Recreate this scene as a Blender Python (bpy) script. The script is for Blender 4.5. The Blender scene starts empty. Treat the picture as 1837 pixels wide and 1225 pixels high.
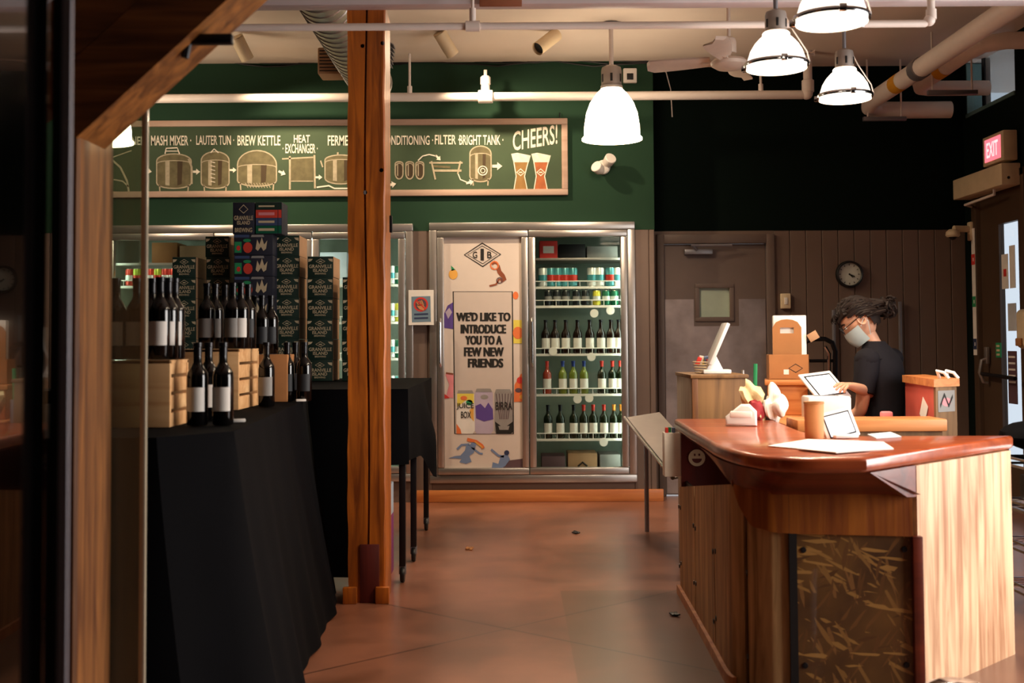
import bpy, bmesh, math, random
from mathutils import Vector, Matrix, Euler
random.seed(7)
R = math.radians
PI = math.pi
SC = bpy.context.scene
COL = SC.collection

# ------------------------------------------------------------------ camera, world, exposure
IMG_W, IMG_H, F = 1837.0, 1225.0, 2100.0
CAM_H, PITCH, ROLL = 1.34, R(2.2), R(-0.35)
cam_d = bpy.data.cameras.new('camera')
cam = bpy.data.objects.new('camera', cam_d); COL.objects.link(cam)
cam_d.sensor_width = 36.0; cam_d.lens = F / IMG_W * 36.0
cam_d.shift_y = -F * math.tan(PITCH) / IMG_W
cam.matrix_world = Matrix.Translation((0, 0, CAM_H)) @ Matrix.Rotation(PI/2 + PITCH, 4, 'X') @ Matrix.Rotation(ROLL, 4, 'Z')
cam_d.clip_start = 0.05
cam_d.dof.use_dof = True; cam_d.dof.focus_distance = 8.0; cam_d.dof.aperture_fstop = 3.2
SC.camera = cam
CROT = cam.matrix_world.to_3x3()

world = bpy.data.worlds.new('world'); SC.world = world; world.use_nodes = True
bg = world.node_tree.nodes['Background']
bg.inputs[0].default_value = (0.92, 0.95, 1.0, 1); bg.inputs[1].default_value = 0.75
SC.view_settings.view_transform = 'Standard'; SC.view_settings.look = 'None'
SC.view_settings.gamma = 1.0; SC.view_settings.exposure = 0.6
SC.view_settings.use_curve_mapping = False

def add_area(name, loc, target, sx, sy, energy, color):
    l = bpy.data.lights.new(name, 'AREA'); l.shape = 'RECTANGLE'; l.size = sx; l.size_y = sy
    l.energy = energy; l.color = color
    o = bpy.data.objects.new(name, l); COL.objects.link(o); o.location = loc
    o.rotation_euler = (Vector(target) - Vector(loc)).to_track_quat('-Z', 'Y').to_euler()
    return o
# area light added in the unseen side window to boost daylight on the bar
add_area('storefront_daylight_fill', (4.3, 4.1, 1.65), (1.2, 4.6, 0.95), 2.6, 2.4, 85, (1.0, 0.94, 0.88)).data.spread = R(130)

# ------------------------------------------------------------------ pixel -> world helpers
def ray(px, py):
    x = (px - 918.5) / F; y = -(py - 612.5 - cam_d.shift_y * IMG_W) / F
    return CROT @ Vector((x, y, -1.0))
def at(px, py, Y):
    d = ray(px, py); t = Y / d.y; return Vector((d.x * t, Y, CAM_H + d.z * t))
def atz(px, py, Z):
    d = ray(px, py); t = (Z - CAM_H) / d.z; return Vector((d.x * t, d.y * t, Z))
def atx(px, py, X):
    d = ray(px, py); t = X / d.x; return Vector((X, d.y * t, CAM_H + d.z * t))

# ------------------------------------------------------------------ materials
def lin(h):
    h = h.lstrip('#'); v = [int(h[i:i+2], 16) / 255 for i in (0, 2, 4)]
    return tuple((c / 12.92 if c <= 0.04045 else ((c + 0.055) / 1.055) ** 2.4) for c in v) + (1.0,)
MATS = {}
def new_mat(name):
    m = bpy.data.materials.new(name); m.use_nodes = True; MATS[name] = m
    nt = m.node_tree; return m, nt, nt.nodes['Principled BSDF']
def plain(name, hexc, rough=0.5, metal=0.0, coat=0.0, var=0.06, scale=9.0, bump=0.0, spec=0.5):
    m, nt, b = new_mat(name); c = lin(hexc)
    tc = nt.nodes.new('ShaderNodeTexCoord'); nz = nt.nodes.new('ShaderNodeTexNoise')
    nz.inputs['Scale'].default_value = scale; nz.inputs['Detail'].default_value = 4
    nt.links.new(tc.outputs['Object'], nz.inputs['Vector'])
    rp = nt.nodes.new('ShaderNodeValToRGB')
    rp.color_ramp.elements[0].position = 0.3; rp.color_ramp.elements[1].position = 0.7
    rp.color_ramp.elements[0].color = tuple(x * (1 - var) for x in c[:3]) + (1,)
    rp.color_ramp.elements[1].color = tuple(min(1, x * (1 + var)) for x in c[:3]) + (1,)
    nt.links.new(nz.outputs['Fac'], rp.inputs['Fac']); nt.links.new(rp.outputs['Color'], b.inputs['Base Color'])
    b.inputs['Roughness'].default_value = rough; b.inputs['Metallic'].default_value = metal
    b.inputs['Coat Weight'].default_value = coat; b.inputs['Coat Roughness'].default_value = 0.08
    b.inputs['Specular IOR Level'].default_value = spec
    if bump:
        bp = nt.nodes.new('ShaderNodeBump'); bp.inputs['Strength'].default_value = bump; bp.inputs['Distance'].default_value = 0.01
        nt.links.new(nz.outputs['Fac'], bp.inputs['Height']); nt.links.new(bp.outputs['Normal'], b.inputs['Normal'])
    return m
def wood(name, dark, light, grain='Z', scale=6.0, rough=0.5, coat=0.0, contrast=0.25, knots=True):
    m, nt, b = new_mat(name)
    tc = nt.nodes.new('ShaderNodeTexCoord'); mp = nt.nodes.new('ShaderNodeMapping')
    s = [scale * 2.2] * 3; s['XYZ'.index(grain)] = scale * 0.16
    mp.inputs['Scale'].default_value = s
    nt.links.new(tc.outputs['Object'], mp.inputs['Vector'])
    n1 = nt.nodes.new('ShaderNodeTexNoise'); n1.inputs['Scale'].default_value = 1.6; n1.inputs['Detail'].default_value = 8
    n1.inputs['Distortion'].default_value = 0.8
    nt.links.new(mp.outputs['Vector'], n1.inputs['Vector'])
    n2 = nt.nodes.new('ShaderNodeTexNoise'); n2.inputs['Scale'].default_value = 2.3; n2.inputs['Detail'].default_value = 3
    nt.links.new(tc.outputs['Object'], n2.inputs['Vector'])
    mx = nt.nodes.new('ShaderNodeMath'); mx.operation = 'MULTIPLY_ADD'; mx.inputs[1].default_value = 0.35
    nt.links.new(n2.outputs['Fac'], mx.inputs[0]); nt.links.new(n1.outputs['Fac'], mx.inputs[2])
    rp = nt.nodes.new('ShaderNodeValToRGB')
    rp.color_ramp.elements[0].position = 0.68 - contrast; rp.color_ramp.elements[1].position = 0.68 + contrast
    rp.color_ramp.elements[0].color = lin(dark); rp.color_ramp.elements[1].color = lin(light)
    nt.links.new(mx.outputs[0], rp.inputs['Fac']); nt.links.new(rp.outputs['Color'], b.inputs['Base Color'])
    b.inputs['Roughness'].default_value = rough; b.inputs['Coat Weight'].default_value = coat
    b.inputs['Coat Roughness'].default_value = 0.12
    bp = nt.nodes.new('ShaderNodeBump'); bp.inputs['Strength'].default_value = 0.25; bp.inputs['Distance'].default_value = 0.006
    nt.links.new(n1.outputs['Fac'], bp.inputs['Height']); nt.links.new(bp.outputs['Normal'], b.inputs['Normal'])
    return m
def glow(name, hexc, strength):
    m, nt, b = new_mat(name); b.inputs['Base Color'].default_value = lin(hexc)
    b.inputs['Emission Color'].default_value = lin(hexc); b.inputs['Emission Strength'].default_value = strength
    b.inputs['Roughness'].default_value = 0.4
    return m
def clear(name, tint, refl_ior=1.45, rough=0.02, haze=0.0, hazecol='#ffffff'):
    m, nt, b = new_mat(name); nt.nodes.remove(b); out = nt.nodes['Material Output']
    tr = nt.nodes.new('ShaderNodeBsdfTransparent'); tr.inputs[0].default_value = lin(tint)
    gl = nt.nodes.new('ShaderNodeBsdfGlossy'); gl.inputs['Roughness'].default_value = rough
    fr = nt.nodes.new('ShaderNodeFresnel'); fr.inputs[0].default_value = refl_ior
    mx = nt.nodes.new('ShaderNodeMixShader')
    gm_ = nt.nodes.new('ShaderNodeNewGeometry'); inv = nt.nodes.new('ShaderNodeMath'); inv.operation = 'SUBTRACT'; inv.inputs[0].default_value = 1.0
    nt.links.new(gm_.outputs['Backfacing'], inv.inputs[1]); ml_ = nt.nodes.new('ShaderNodeMath'); ml_.operation = 'MULTIPLY'
    nt.links.new(fr.outputs[0], ml_.inputs[0]); nt.links.new(inv.outputs[0], ml_.inputs[1])
    nt.links.new(ml_.outputs[0], mx.inputs[0]); nt.links.new(tr.outputs[0], mx.inputs[1]); nt.links.new(gl.outputs[0], mx.inputs[2])
    last = mx
    if haze:
        df = nt.nodes.new('ShaderNodeBsdfDiffuse'); df.inputs[0].default_value = lin(hazecol)
        m2 = nt.nodes.new('ShaderNodeMixShader'); m2.inputs[0].default_value = haze
        nt.links.new(mx.outputs[0], m2.inputs[1]); nt.links.new(df.outputs[0], m2.inputs[2]); last = m2
    nt.links.new(last.outputs[0], out.inputs[0])
    return m

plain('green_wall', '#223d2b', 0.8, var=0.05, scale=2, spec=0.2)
plain('shaded_green', '#04100c', 0.85, var=0.05, scale=2, spec=0.1)  # same paint as green_wall, with the shade of the recess put into the colour
plain('brown_panel', '#6f5b50', 0.6, var=0.06, scale=3)
plain('brown_door', '#66554d', 0.5, var=0.04)
plain('ceiling_white', '#e2d2c4', 0.8, var=0.05, scale=1.2)
plain('white_pipe', '#e6d8cf', 0.45, var=0.03)
plain('white_paint', '#e8e0d8', 0.45, var=0.03)
plain('lilac_steel', '#d9cdd0', 0.5, var=0.03)
wood('timber_orange', '#6e3206', '#c86c1a', 'Z', 7, 0.45, 0.15, 0.22)
wood('timber_brown', '#4c2710', '#96602f', 'Z', 7, 0.5, 0.1, 0.2)
wood('brace_timber', '#5a3212', '#a3672f', 'X', 7, 0.5, 0.1, 0.2)
wood('baseboard_wood', '#b8642c', '#dd8d4b', 'X', 5, 0.5, 0.1)
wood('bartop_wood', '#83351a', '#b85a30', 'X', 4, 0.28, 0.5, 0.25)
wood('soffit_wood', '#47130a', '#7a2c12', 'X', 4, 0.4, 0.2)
wood('apron_wood', '#703008', '#a9601a', 'Z', 5, 0.4, 0.25)
wood('dark_red_wood', '#4a0e06', '#64170b', 'Z', 4, 0.65, 0.0)
wood('pale_panel_wood', '#a06c47', '#e2b790', 'Z', 6, 0.55, 0.0, 0.16)
wood('slat_wood', '#80592f', '#cfa26c', 'Z', 7, 0.6, 0.0, 0.2)
wood('crate_wood', '#c48a55', '#e9bd88', 'X', 5, 0.6, 0.0, 0.25)
wood('honey_wood', '#b0612a', '#e39a5c', 'X', 5, 0.5, 0.1, 0.25)
wood('podium_wood', '#5f4226', '#9a7246', 'Z', 5, 0.6, 0.0, 0.25)
wood('podium_side', '#8d7a68', '#b6a492', 'Z', 6, 0.6, 0.0, 0.25)
plain('kraft', '#a9703f', 0.75, var=0.06, scale=12)
plain('kraft_orange', '#cf8a55', 0.7, var=0.05)
plain('kraft_pale', '#b48a66', 0.8, var=0.06)
plain('alu', '#b9b3ae', 0.32, 0.85, var=0.05)
plain('stile_grey', '#a9a4ac', 0.4, 0.2, var=0.02)
plain('alu_dull', '#a39a94', 0.45, 0.6, var=0.05)
plain('chrome', '#d8d8da', 0.15, 1.0, var=0.02)
plain('galvanised', '#a8a39c', 0.38, 0.85, var=0.18, scale=14)
plain('steel_scuffed', '#a3938e', 0.42, 0.7, var=0.3, scale=4, bump=0.35)
plain('black_metal', '#16151a', 0.4, 0.4)
plain('black_plastic', '#0d0d0f', 0.45)
plain('dark_gasket', '#101818', 0.5)
plain('grey_metal', '#8c8a90', 0.4, 0.6)
plain('black_cloth', '#050508', 0.9, var=0.15, scale=6, spec=0.08)
plain('shirt_black', '#17151b', 0.85, var=0.15, scale=8, spec=0.2)
plain('hair_dark', '#1c100b', 0.7, var=0.3, scale=20, spec=0.25)
plain('skin', '#cf9c80', 0.5, var=0.05)
plain('lip', '#a85f55', 0.5)
plain('mask_blue', '#aebfc2', 0.7)
plain('eye_white', '#e6e2dc', 0.3)
plain('trousers', '#1b1c24', 0.85)
plain('glass_black', '#060807', 0.05, coat=1.0, spec=0.6)
plain('bottle_black', '#080606', 0.14, coat=0.15)
plain('bottle_green', '#141d0c', 0.14, coat=0.2)
plain('bottle_olive', '#6f7a2c', 0.08, coat=0.6)
plain('bottle_rose', '#a3402c', 0.08, coat=0.6)
plain('bottle_amber', '#1d0e07', 0.16, coat=0.2)
plain('capsule_black', '#121014', 0.3, 0.3)
plain('capsule_red', '#c5362b', 0.35, 0.2)
plain('capsule_blue', '#2c3f86', 0.35, 0.2)
plain('capsule_orange', '#d98a33', 0.35, 0.2)
plain('label_white', '#e9e2da', 0.6)
plain('label_grey', '#8e8a86', 0.6)
plain('label_dark', '#1a1d22', 0.6)
plain('paper_white', '#f0ebe4', 0.7)
plain('paper_grey', '#c9cdd2', 0.7)
plain('can_teal', '#4f9aa0', 0.3, 0.3)
plain('can_red', '#c83a2e', 0.3, 0.3)
plain('can_lime', '#a9bf3a', 0.3, 0.3)
plain('can_white', '#dfe3de', 0.3, 0.3)
plain('can_black', '#24282a', 0.3, 0.3)
plain('can_green', '#1f6b4d', 0.3, 0.3)
plain('can_yellow', '#d8d04a', 0.3, 0.3)
plain('cooler_white', '#8e988a', 0.5)
plain('carton_green', '#0f2a1f', 0.6, var=0.1)
plain('carton_navy', '#1b1d2c', 0.6, var=0.1)
plain('carton_blue', '#39486b', 0.6)
plain('carton_red', '#d2402f', 0.6)
plain('print_cream', '#cbb794', 0.6)
plain('chalkboard_green', '#3f5037', 0.8, var=0.12, scale=3)
wood('chalk_frame', '#ab8a76', '#c4a592', 'X', 4, 0.6)
plain('chalk', '#efe4d0', 0.9, var=0.15, scale=30)
plain('chalk_dim', '#b5a78c', 0.9, var=0.15, scale=30)
plain('chalk_dark', '#4a3b28', 0.9)
plain('chalk_shade', '#6d6447', 0.9, var=0.2, scale=20)
plain('chalk_beer', '#a07844', 0.9, var=0.15, scale=20)
plain('chalk_amber', '#b0633a', 0.9, var=0.15, scale=20)
plain('poster_paper', '#d8c8bd', 0.6, var=0.02)
plain('poster_panel', '#cbbbb1', 0.6, var=0.02)
plain('ink', '#17130f', 0.7)
plain('ink_brown', '#8a4527', 0.7)
plain('ink_yellow', '#e5a84a', 0.7)
plain('ink_lemon', '#e3cc52', 0.7)
plain('ink_orange', '#e3743c', 0.7)
plain('ink_purple', '#5a418e', 0.7)
plain('ink_lilac', '#b9a9bd', 0.7)
plain('ink_pink', '#e58c92', 0.7)
plain('ink_red', '#d3332b', 0.7)
plain('ink_blue', '#7386ab', 0.7)
plain('ink_plum', '#5c4148', 0.7)
plain('ink_green', '#1f8a55', 0.7)
plain('ink_navy', '#2a3355', 0.7)
plain('sign_blue', '#6f8798', 0.7)
plain('silver_ink', '#a39c97', 0.5, 0.3)
plain('screen_white', '#dfe2ea', 0.2)
glow('screen_lit', '#f2f4ff', 0.9)
glow('screen_lilac', '#c9a0d8', 0.8)
plain('tablet_white', '#eceae8', 0.35, coat=0.3)
plain('ivory_plastic', '#d9c3a0', 0.5)
plain('yellow_tag', '#d3921f', 0.6)
plain('purple_carton', '#7a2c66', 0.6)
plain('lightblue_carton', '#aebccb', 0.6)
plain('mauve_box', '#b79cc4', 0.6)
plain('red_inner', '#c9584a', 0.55)
plain('cloth_red', '#9f2f35', 0.8)
plain('cloth_cream', '#d8c695', 0.8, bump=0.5, scale=25)
plain('window_reveal', '#56726f', 0.6)
plain('fan_white', '#e3d2c4', 0.5)
plain('brick', '#9a5a3c', 0.7)
plain('clock_face', '#e1dcd6', 0.5)
glow('exit_red', '#ff6f7c', 1.0)
glow('exit_letter', '#ffc4c4', 1.0)
glow('dome_glow', '#fff0dc', 1.5)
glow('lamp_shade_glow', '#ffe6c4', 9.0)
glow('lamp_mouth_glow', '#ffeacb', 8.0)
glow('cooler_tube', '#eefff2', 16.0)
clear('pane_clear', '#f4f8f5', 1.45)
clear('pane_green', '#e6efe8', 1.5, 0.02, 0.10, '#cfd8cf')
clear('pane_door', '#eef3f7', 1.45)
clear('frosted', '#dfe8ee', 1.45, 0.4, 0.25, '#dfe6ea')
plain('pane_edge', '#a99f8b', 0.25, coat=0.5)
plain('pane_tinted', '#020202', 0.015, coat=0.6, spec=0.5)
plain('window_behind_door', '#a9b6a2', 0.3)

def osb_mat():
    m, nt, b = new_mat('osb'); L = nt.links
    tc = nt.nodes.new('ShaderNodeTexCoord'); col = None
    base = nt.nodes.new('ShaderNodeTexNoise'); base.inputs['Scale'].default_value = 5; base.inputs['Detail'].default_value = 6
    L.new(tc.outputs['Object'], base.inputs['Vector'])
    rp = nt.nodes.new('ShaderNodeValToRGB'); rp.color_ramp.elements[0].position = .3; rp.color_ramp.elements[1].position = .7
    rp.color_ramp.elements[0].color = lin('#46290d'); rp.color_ramp.elements[1].color = lin('#704a1e'); L.new(base.outputs['Fac'], rp.inputs['Fac']); col = rp.outputs['Color']
    for k, (ang, c) in enumerate(((12, '#80552a'), (-38, '#6e461e'), (64, '#9a6e36'), (-75, '#553312'), (30, '#8a602e'), (-12, '#643e1a'), (84, '#a5773c'))):
        mp = nt.nodes.new('ShaderNodeMapping'); mp.inputs['Rotation'].default_value = (0, R(ang), 0); mp.inputs['Scale'].default_value = (150, 150, 20); mp.inputs['Location'].default_value = (k * 3.1, 0, k * 1.7)
        m1 = nt.nodes.new('ShaderNodeMapping'); L.new(tc.outputs['Object'], m1.inputs['Vector']); m1.inputs['Rotation'].default_value = (0, R(ang), 0)
        mp.inputs['Rotation'].default_value = (0, 0, 0); L.new(m1.outputs[0], mp.inputs['Vector'])
        v = nt.nodes.new('ShaderNodeTexVoronoi'); v.inputs['Scale'].default_value = .55; L.new(mp.outputs[0], v.inputs['Vector'])
        sp = nt.nodes.new('ShaderNodeSeparateColor'); L.new(v.outputs['Color'], sp.inputs[0])
        gt = nt.nodes.new('ShaderNodeMath'); gt.operation = 'GREATER_THAN'; gt.inputs[1].default_value = .92; L.new(sp.outputs[0], gt.inputs[0])
        mx = nt.nodes.new('ShaderNodeMix'); mx.data_type = 'RGBA'; L.new(gt.outputs[0], mx.inputs[0]); L.new(col, mx.inputs[6]); mx.inputs[7].default_value = lin(c); col = mx.outputs[2]
    L.new(col, b.inputs['Base Color']); b.inputs['Roughness'].default_value = .42; b.inputs['Coat Weight'].default_value = .25
    bp = nt.nodes.new('ShaderNodeBump'); bp.inputs['Strength'].default_value = .3; bp.inputs['Distance'].default_value = .005
    L.new(base.outputs['Fac'], bp.inputs['Height']); L.new(bp.outputs['Normal'], b.inputs['Normal'])
osb_mat()

def floor_mat():
    m, nt, b = new_mat('polished_concrete')
    tc = nt.nodes.new('ShaderNodeTexCoord'); L = nt.links
    def noise(s, d=5, dist=0.4):
        n = nt.nodes.new('ShaderNodeTexNoise'); n.inputs['Scale'].default_value = s; n.inputs['Detail'].default_value = d
        n.inputs['Distortion'].default_value = dist; L.new(tc.outputs['Object'], n.inputs['Vector']); return n
    n1, n2 = noise(1.0, 4, .3), noise(3.5, 5, .4)
    r1 = nt.nodes.new('ShaderNodeValToRGB'); r1.color_ramp.elements[0].position = 0.33; r1.color_ramp.elements[1].position = 0.68
    r1.color_ramp.elements[0].color = lin('#704530'); r1.color_ramp.elements[1].color = lin('#a87058')
    L.new(n1.outputs['Fac'], r1.inputs['Fac'])
    r2 = nt.nodes.new('ShaderNodeValToRGB'); r2.color_ramp.elements[0].position = 0.35; r2.color_ramp.elements[1].position = 0.7
    r2.color_ramp.elements[0].color = (0.78, 0.76, 0.75, 1); r2.color_ramp.elements[1].color = (1.1, 1.06, 1.04, 1)
    L.new(n2.outputs['Fac'], r2.inputs['Fac'])
    mul = nt.nodes.new('ShaderNodeMix'); mul.data_type = 'RGBA'; mul.blend_type = 'MULTIPLY'; mul.inputs[0].default_value = 1
    L.new(r1.outputs['Color'], mul.inputs[6]); L.new(r2.outputs['Color'], mul.inputs[7])
    sx = nt.nodes.new('ShaderNodeSeparateXYZ'); L.new(tc.outputs['Object'], sx.inputs[0])
    def M(op, a, bb=None):
        k = nt.nodes.new('ShaderNodeMath'); k.operation = op
        for i, v in enumerate((a, bb)):
            if v is None: continue
            if isinstance(v, (int, float)): k.inputs[i].default_value = v
            else: L.new(v, k.inputs[i])
        return k.outputs[0]
    # an olive-brown tint over a rectangle of floor on the bar side
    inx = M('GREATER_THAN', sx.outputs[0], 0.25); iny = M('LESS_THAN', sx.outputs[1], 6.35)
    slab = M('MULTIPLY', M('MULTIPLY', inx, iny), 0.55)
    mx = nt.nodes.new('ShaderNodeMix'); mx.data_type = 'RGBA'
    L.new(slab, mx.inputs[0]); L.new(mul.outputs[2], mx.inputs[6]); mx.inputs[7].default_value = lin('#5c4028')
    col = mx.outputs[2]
    def line(p, q, w):
        nx, ny = -(q[1] - p[1]), q[0] - p[0]; l = math.hypot(nx, ny); nx /= l; ny /= l
        d = M('ABSOLUTE', M('SUBTRACT', M('ADD', M('MULTIPLY', sx.outputs[0], nx), M('MULTIPLY', sx.outputs[1], ny)), p[0] * nx + p[1] * ny))
        return M('LESS_THAN', d, w)
    P = [atz(*q, 0) for q in ((700, 1085), (1240, 1195), (943, 1120), (1121, 1080))]
    ln = M('MAXIMUM', line(P[0], P[1], 0.007), line(P[2], P[3], 0.006))
    mx2 = nt.nodes.new('ShaderNodeMix'); mx2.data_type = 'RGBA'
    L.new(M('MULTIPLY', ln, 0.75), mx2.inputs[0]); L.new(col, mx2.inputs[6]); mx2.inputs[7].default_value = lin('#24130c')
    L.new(mx2.outputs[2], b.inputs['Base Color'])
    rr = nt.nodes.new('ShaderNodeMapRange'); rr.inputs[3].default_value = 0.285; rr.inputs[4].default_value = 0.35
    L.new(n2.outputs['Fac'], rr.inputs[0]); L.new(rr.outputs[0], b.inputs['Roughness'])
    b.inputs['Coat Weight'].default_value = 0.5; b.inputs['Coat Roughness'].default_value = 0.28
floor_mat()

# ------------------------------------------------------------------ mesh builder
class MB:
    def __init__(s, mat=None):
        s.v = []; s.f = []; s.mi = []; s.mats = []; s.cur = 0
        if mat: s.mat(mat)
    def mat(s, name):
        if name not in s.mats: s.mats.append(name)
        s.cur = s.mats.index(name); return s
    def raw(s, vs, fs, M=None):
        o = len(s.v)
        s.v += [(M @ Vector(v)) if M is not None else Vector(v) for v in vs]
        s.f += [tuple(o + i for i in f) for f in fs]; s.mi += [s.cur] * len(fs); return s
    def from_bm(s, bm, M=None):
        bm.verts.ensure_lookup_table(); bm.verts.index_update()
        s.raw([v.co.copy() for v in bm.verts], [[v.index for v in f.verts] for f in bm.faces], M); bm.free(); return s
    def box(s, c, d, bev=0.0, rot=None, seg=2):
        bm = bmesh.new(); bmesh.ops.create_cube(bm, size=1.0)
        for v in bm.verts: v.co = Vector((v.co.x * d[0], v.co.y * d[1], v.co.z * d[2]))
        if bev: bmesh.ops.bevel(bm, geom=list(bm.edges), offset=min(bev, min(d) * 0.45), segments=seg, affect='EDGES', profile=0.5)
        M = Matrix.Translation(Vector(c))
        if rot is not None: M = M @ (rot.to_matrix().to_4x4() if isinstance(rot, Euler) else rot.to_4x4())
        return s.from_bm(bm, M)
    def span(s, a, b, bev=0.0, seg=2):
        a = Vector(a); b = Vector(b); d = [abs(b[i] - a[i]) for i in range(3)]
        return s.box((a + b) / 2, d, bev, seg=seg)
    def tube(s, pts, r, n=10, cap=True, closed=False):
        pts = [Vector(p) for p in pts]; k = len(pts)
        rs = r if isinstance(r, (list, tuple)) else [r] * k
        o = len(s.v); up = None
        for i, p in enumerate(pts):
            if closed: t = pts[(i + 1) % k] - pts[i - 1]
            else: t = pts[min(i + 1, k - 1)] - pts[max(i - 1, 0)]
            if t.length < 1e-9: t = Vector((0, 0, 1))
            t.normalize()
            if up is None:
                up = Vector((0, 0, 1)) if abs(t.z) < 0.9 else Vector((1, 0, 0))
            a = t.cross(up)
            if a.length < 1e-6: a = t.cross(Vector((0.3, 1, 0.2)))
            a.normalize(); bq = a.cross(t); up = bq
            for j in range(n):
                th = 2 * PI * j / n; s.v.append(p + (a * math.cos(th) + bq * math.sin(th)) * rs[i])
        m = k if closed else k - 1
        for i in range(m):
            for j in range(n):
                q = (i + 1) % k
                s.f.append((o + i*n + j, o + i*n + (j+1) % n, o + q*n + (j+1) % n, o + q*n + j)); s.mi.append(s.cur)
        if cap and not closed:
            s.f.append(tuple(o + j for j in range(n))[::-1]); s.f.append(tuple(o + (k-1)*n + j for j in range(n))); s.mi += [s.cur] * 2
        return s
    def lathe(s, prof, n=24, M=None, cap=True):
        o = len(s.v); k = len(prof)
        for r, z in prof:
            for j in range(n):
                v = Vector((r * math.cos(2*PI*j/n), r * math.sin(2*PI*j/n), z)); s.v.append(M @ v if M is not None else v)
        for i in range(k - 1):
            for j in range(n):
                s.f.append((o+i*n+j, o+i*n+(j+1) % n, o+(i+1)*n+(j+1) % n, o+(i+1)*n+j)); s.mi.append(s.cur)
        if cap:
            if prof[0][0] > 1e-6: s.f.append(tuple(o+j for j in range(n))[::-1]); s.mi.append(s.cur)
            if prof[-1][0] > 1e-6: s.f.append(tuple(o+(k-1)*n+j for j in range(n))); s.mi.append(s.cur)
        return s
    def prism(s, poly, z0, z1, bev=0.0, M=None, seg=3):
        bm = bmesh.new(); vs = [bm.verts.new((x, y, z0)) for x, y in poly]; f = bm.faces.new(vs)
        bm.normal_update()
        if f.normal.z > 0: f.normal_flip()
        ex = bmesh.ops.extrude_face_region(bm, geom=[f])
        for g in ex['geom']:
            if isinstance(g, bmesh.types.BMVert): g.co.z = z1
        bmesh.ops.recalc_face_normals(bm, faces=bm.faces)
        if bev:
            es = [e for e in bm.edges if abs(e.verts[0].co.z - e.verts[1].co.z) < 1e-6]
            bmesh.ops.bevel(bm, geom=es, offset=bev, segments=seg, affect='EDGES', profile=0.5)
        return s.from_bm(bm, M)
    def ball(s, c, r, n=16, rot=None):
        bm = bmesh.new(); bmesh.ops.create_uvsphere(bm, u_segments=n, v_segments=max(6, n // 2), radius=1.0)
        r = (r, r, r) if isinstance(r, (int, float)) else r
        M = Matrix.Translation(Vector(c))
        if rot is not None: M = M @ rot.to_matrix().to_4x4()
        return s.from_bm(bm, M @ Matrix.Diagonal((r[0], r[1], r[2], 1)))
    def grid(s, rows):
        o = len(s.v); n = len(rows[0])
        for r in rows: s.v += [Vector(p) for p in r]
        for i in range(len(rows) - 1):
            for j in range(n - 1):
                s.f.append((o+i*n+j, o+i*n+j+1, o+(i+1)*n+j+1, o+(i+1)*n+j)); s.mi.append(s.cur)
        return s
    def build(s, name, mat=None, parent=None, smooth=True, loc=None, rot=None):
        if mat: s.mats = [mat] if len(s.mats) <= 1 else s.mats
        me = bpy.data.meshes.new(name); me.from_pydata([tuple(v) for v in s.v], [], s.f)
        for m in s.mats: me.materials.append(MATS[m])
        if len(s.mats) > 1: me.polygons.foreach_set('material_index', s.mi)
        bm = bmesh.new(); bm.from_mesh(me); bmesh.ops.recalc_face_normals(bm, faces=bm.faces); bm.to_mesh(me); bm.free()
        if smooth:
            me.shade_smooth()
            try: me.set_sharp_from_angle(angle=R(38))
            except Exception: pass
        me.update()
        o = bpy.data.objects.new(name, me); COL.objects.link(o)
        if parent is not None: o.parent = parent
        if loc is not None: o.location = loc
        if rot is not None: o.rotation_euler = rot
        return o

TEXT_CACHE = {}
def text_geo(body):
    if body in TEXT_CACHE: return TEXT_CACHE[body]
    cu = bpy.data.curves.new('lettering_source', 'FONT'); cu.body = body; cu.size = 1.0; cu.resolution_u = 3; cu.offset = 0.014
    ob = bpy.data.objects.new('lettering_source', cu); COL.objects.link(ob)
    dg = bpy.context.evaluated_depsgraph_get(); dg.update()
    me = bpy.data.meshes.new_from_object(ob.evaluated_get(dg))
    vs = [v.co.copy() for v in me.vertices]; fs = [tuple(p.vertices) for p in me.polygons]
    bpy.data.objects.remove(ob); bpy.data.curves.remove(cu); bpy.data.meshes.remove(me)
    xs = [v.x for v in vs]; ys = [v.y for v in vs]
    w = max(xs) - min(xs); h = max(ys) - min(ys); x0, y0 = min(xs), min(ys)
    g = ([((v.x - x0) / w, (v.y - y0) / h) for v in vs], fs); TEXT_CACHE[body] = g; return g
def put_text(mb, body, org, u, v):
    """lettering filling the parallelogram org + a*u + b*v"""
    vs, fs = text_geo(body); org, u, v = Vector(org), Vector(u), Vector(v)
    mb.raw([org + u * a + v * b for a, b in vs], fs)
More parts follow.
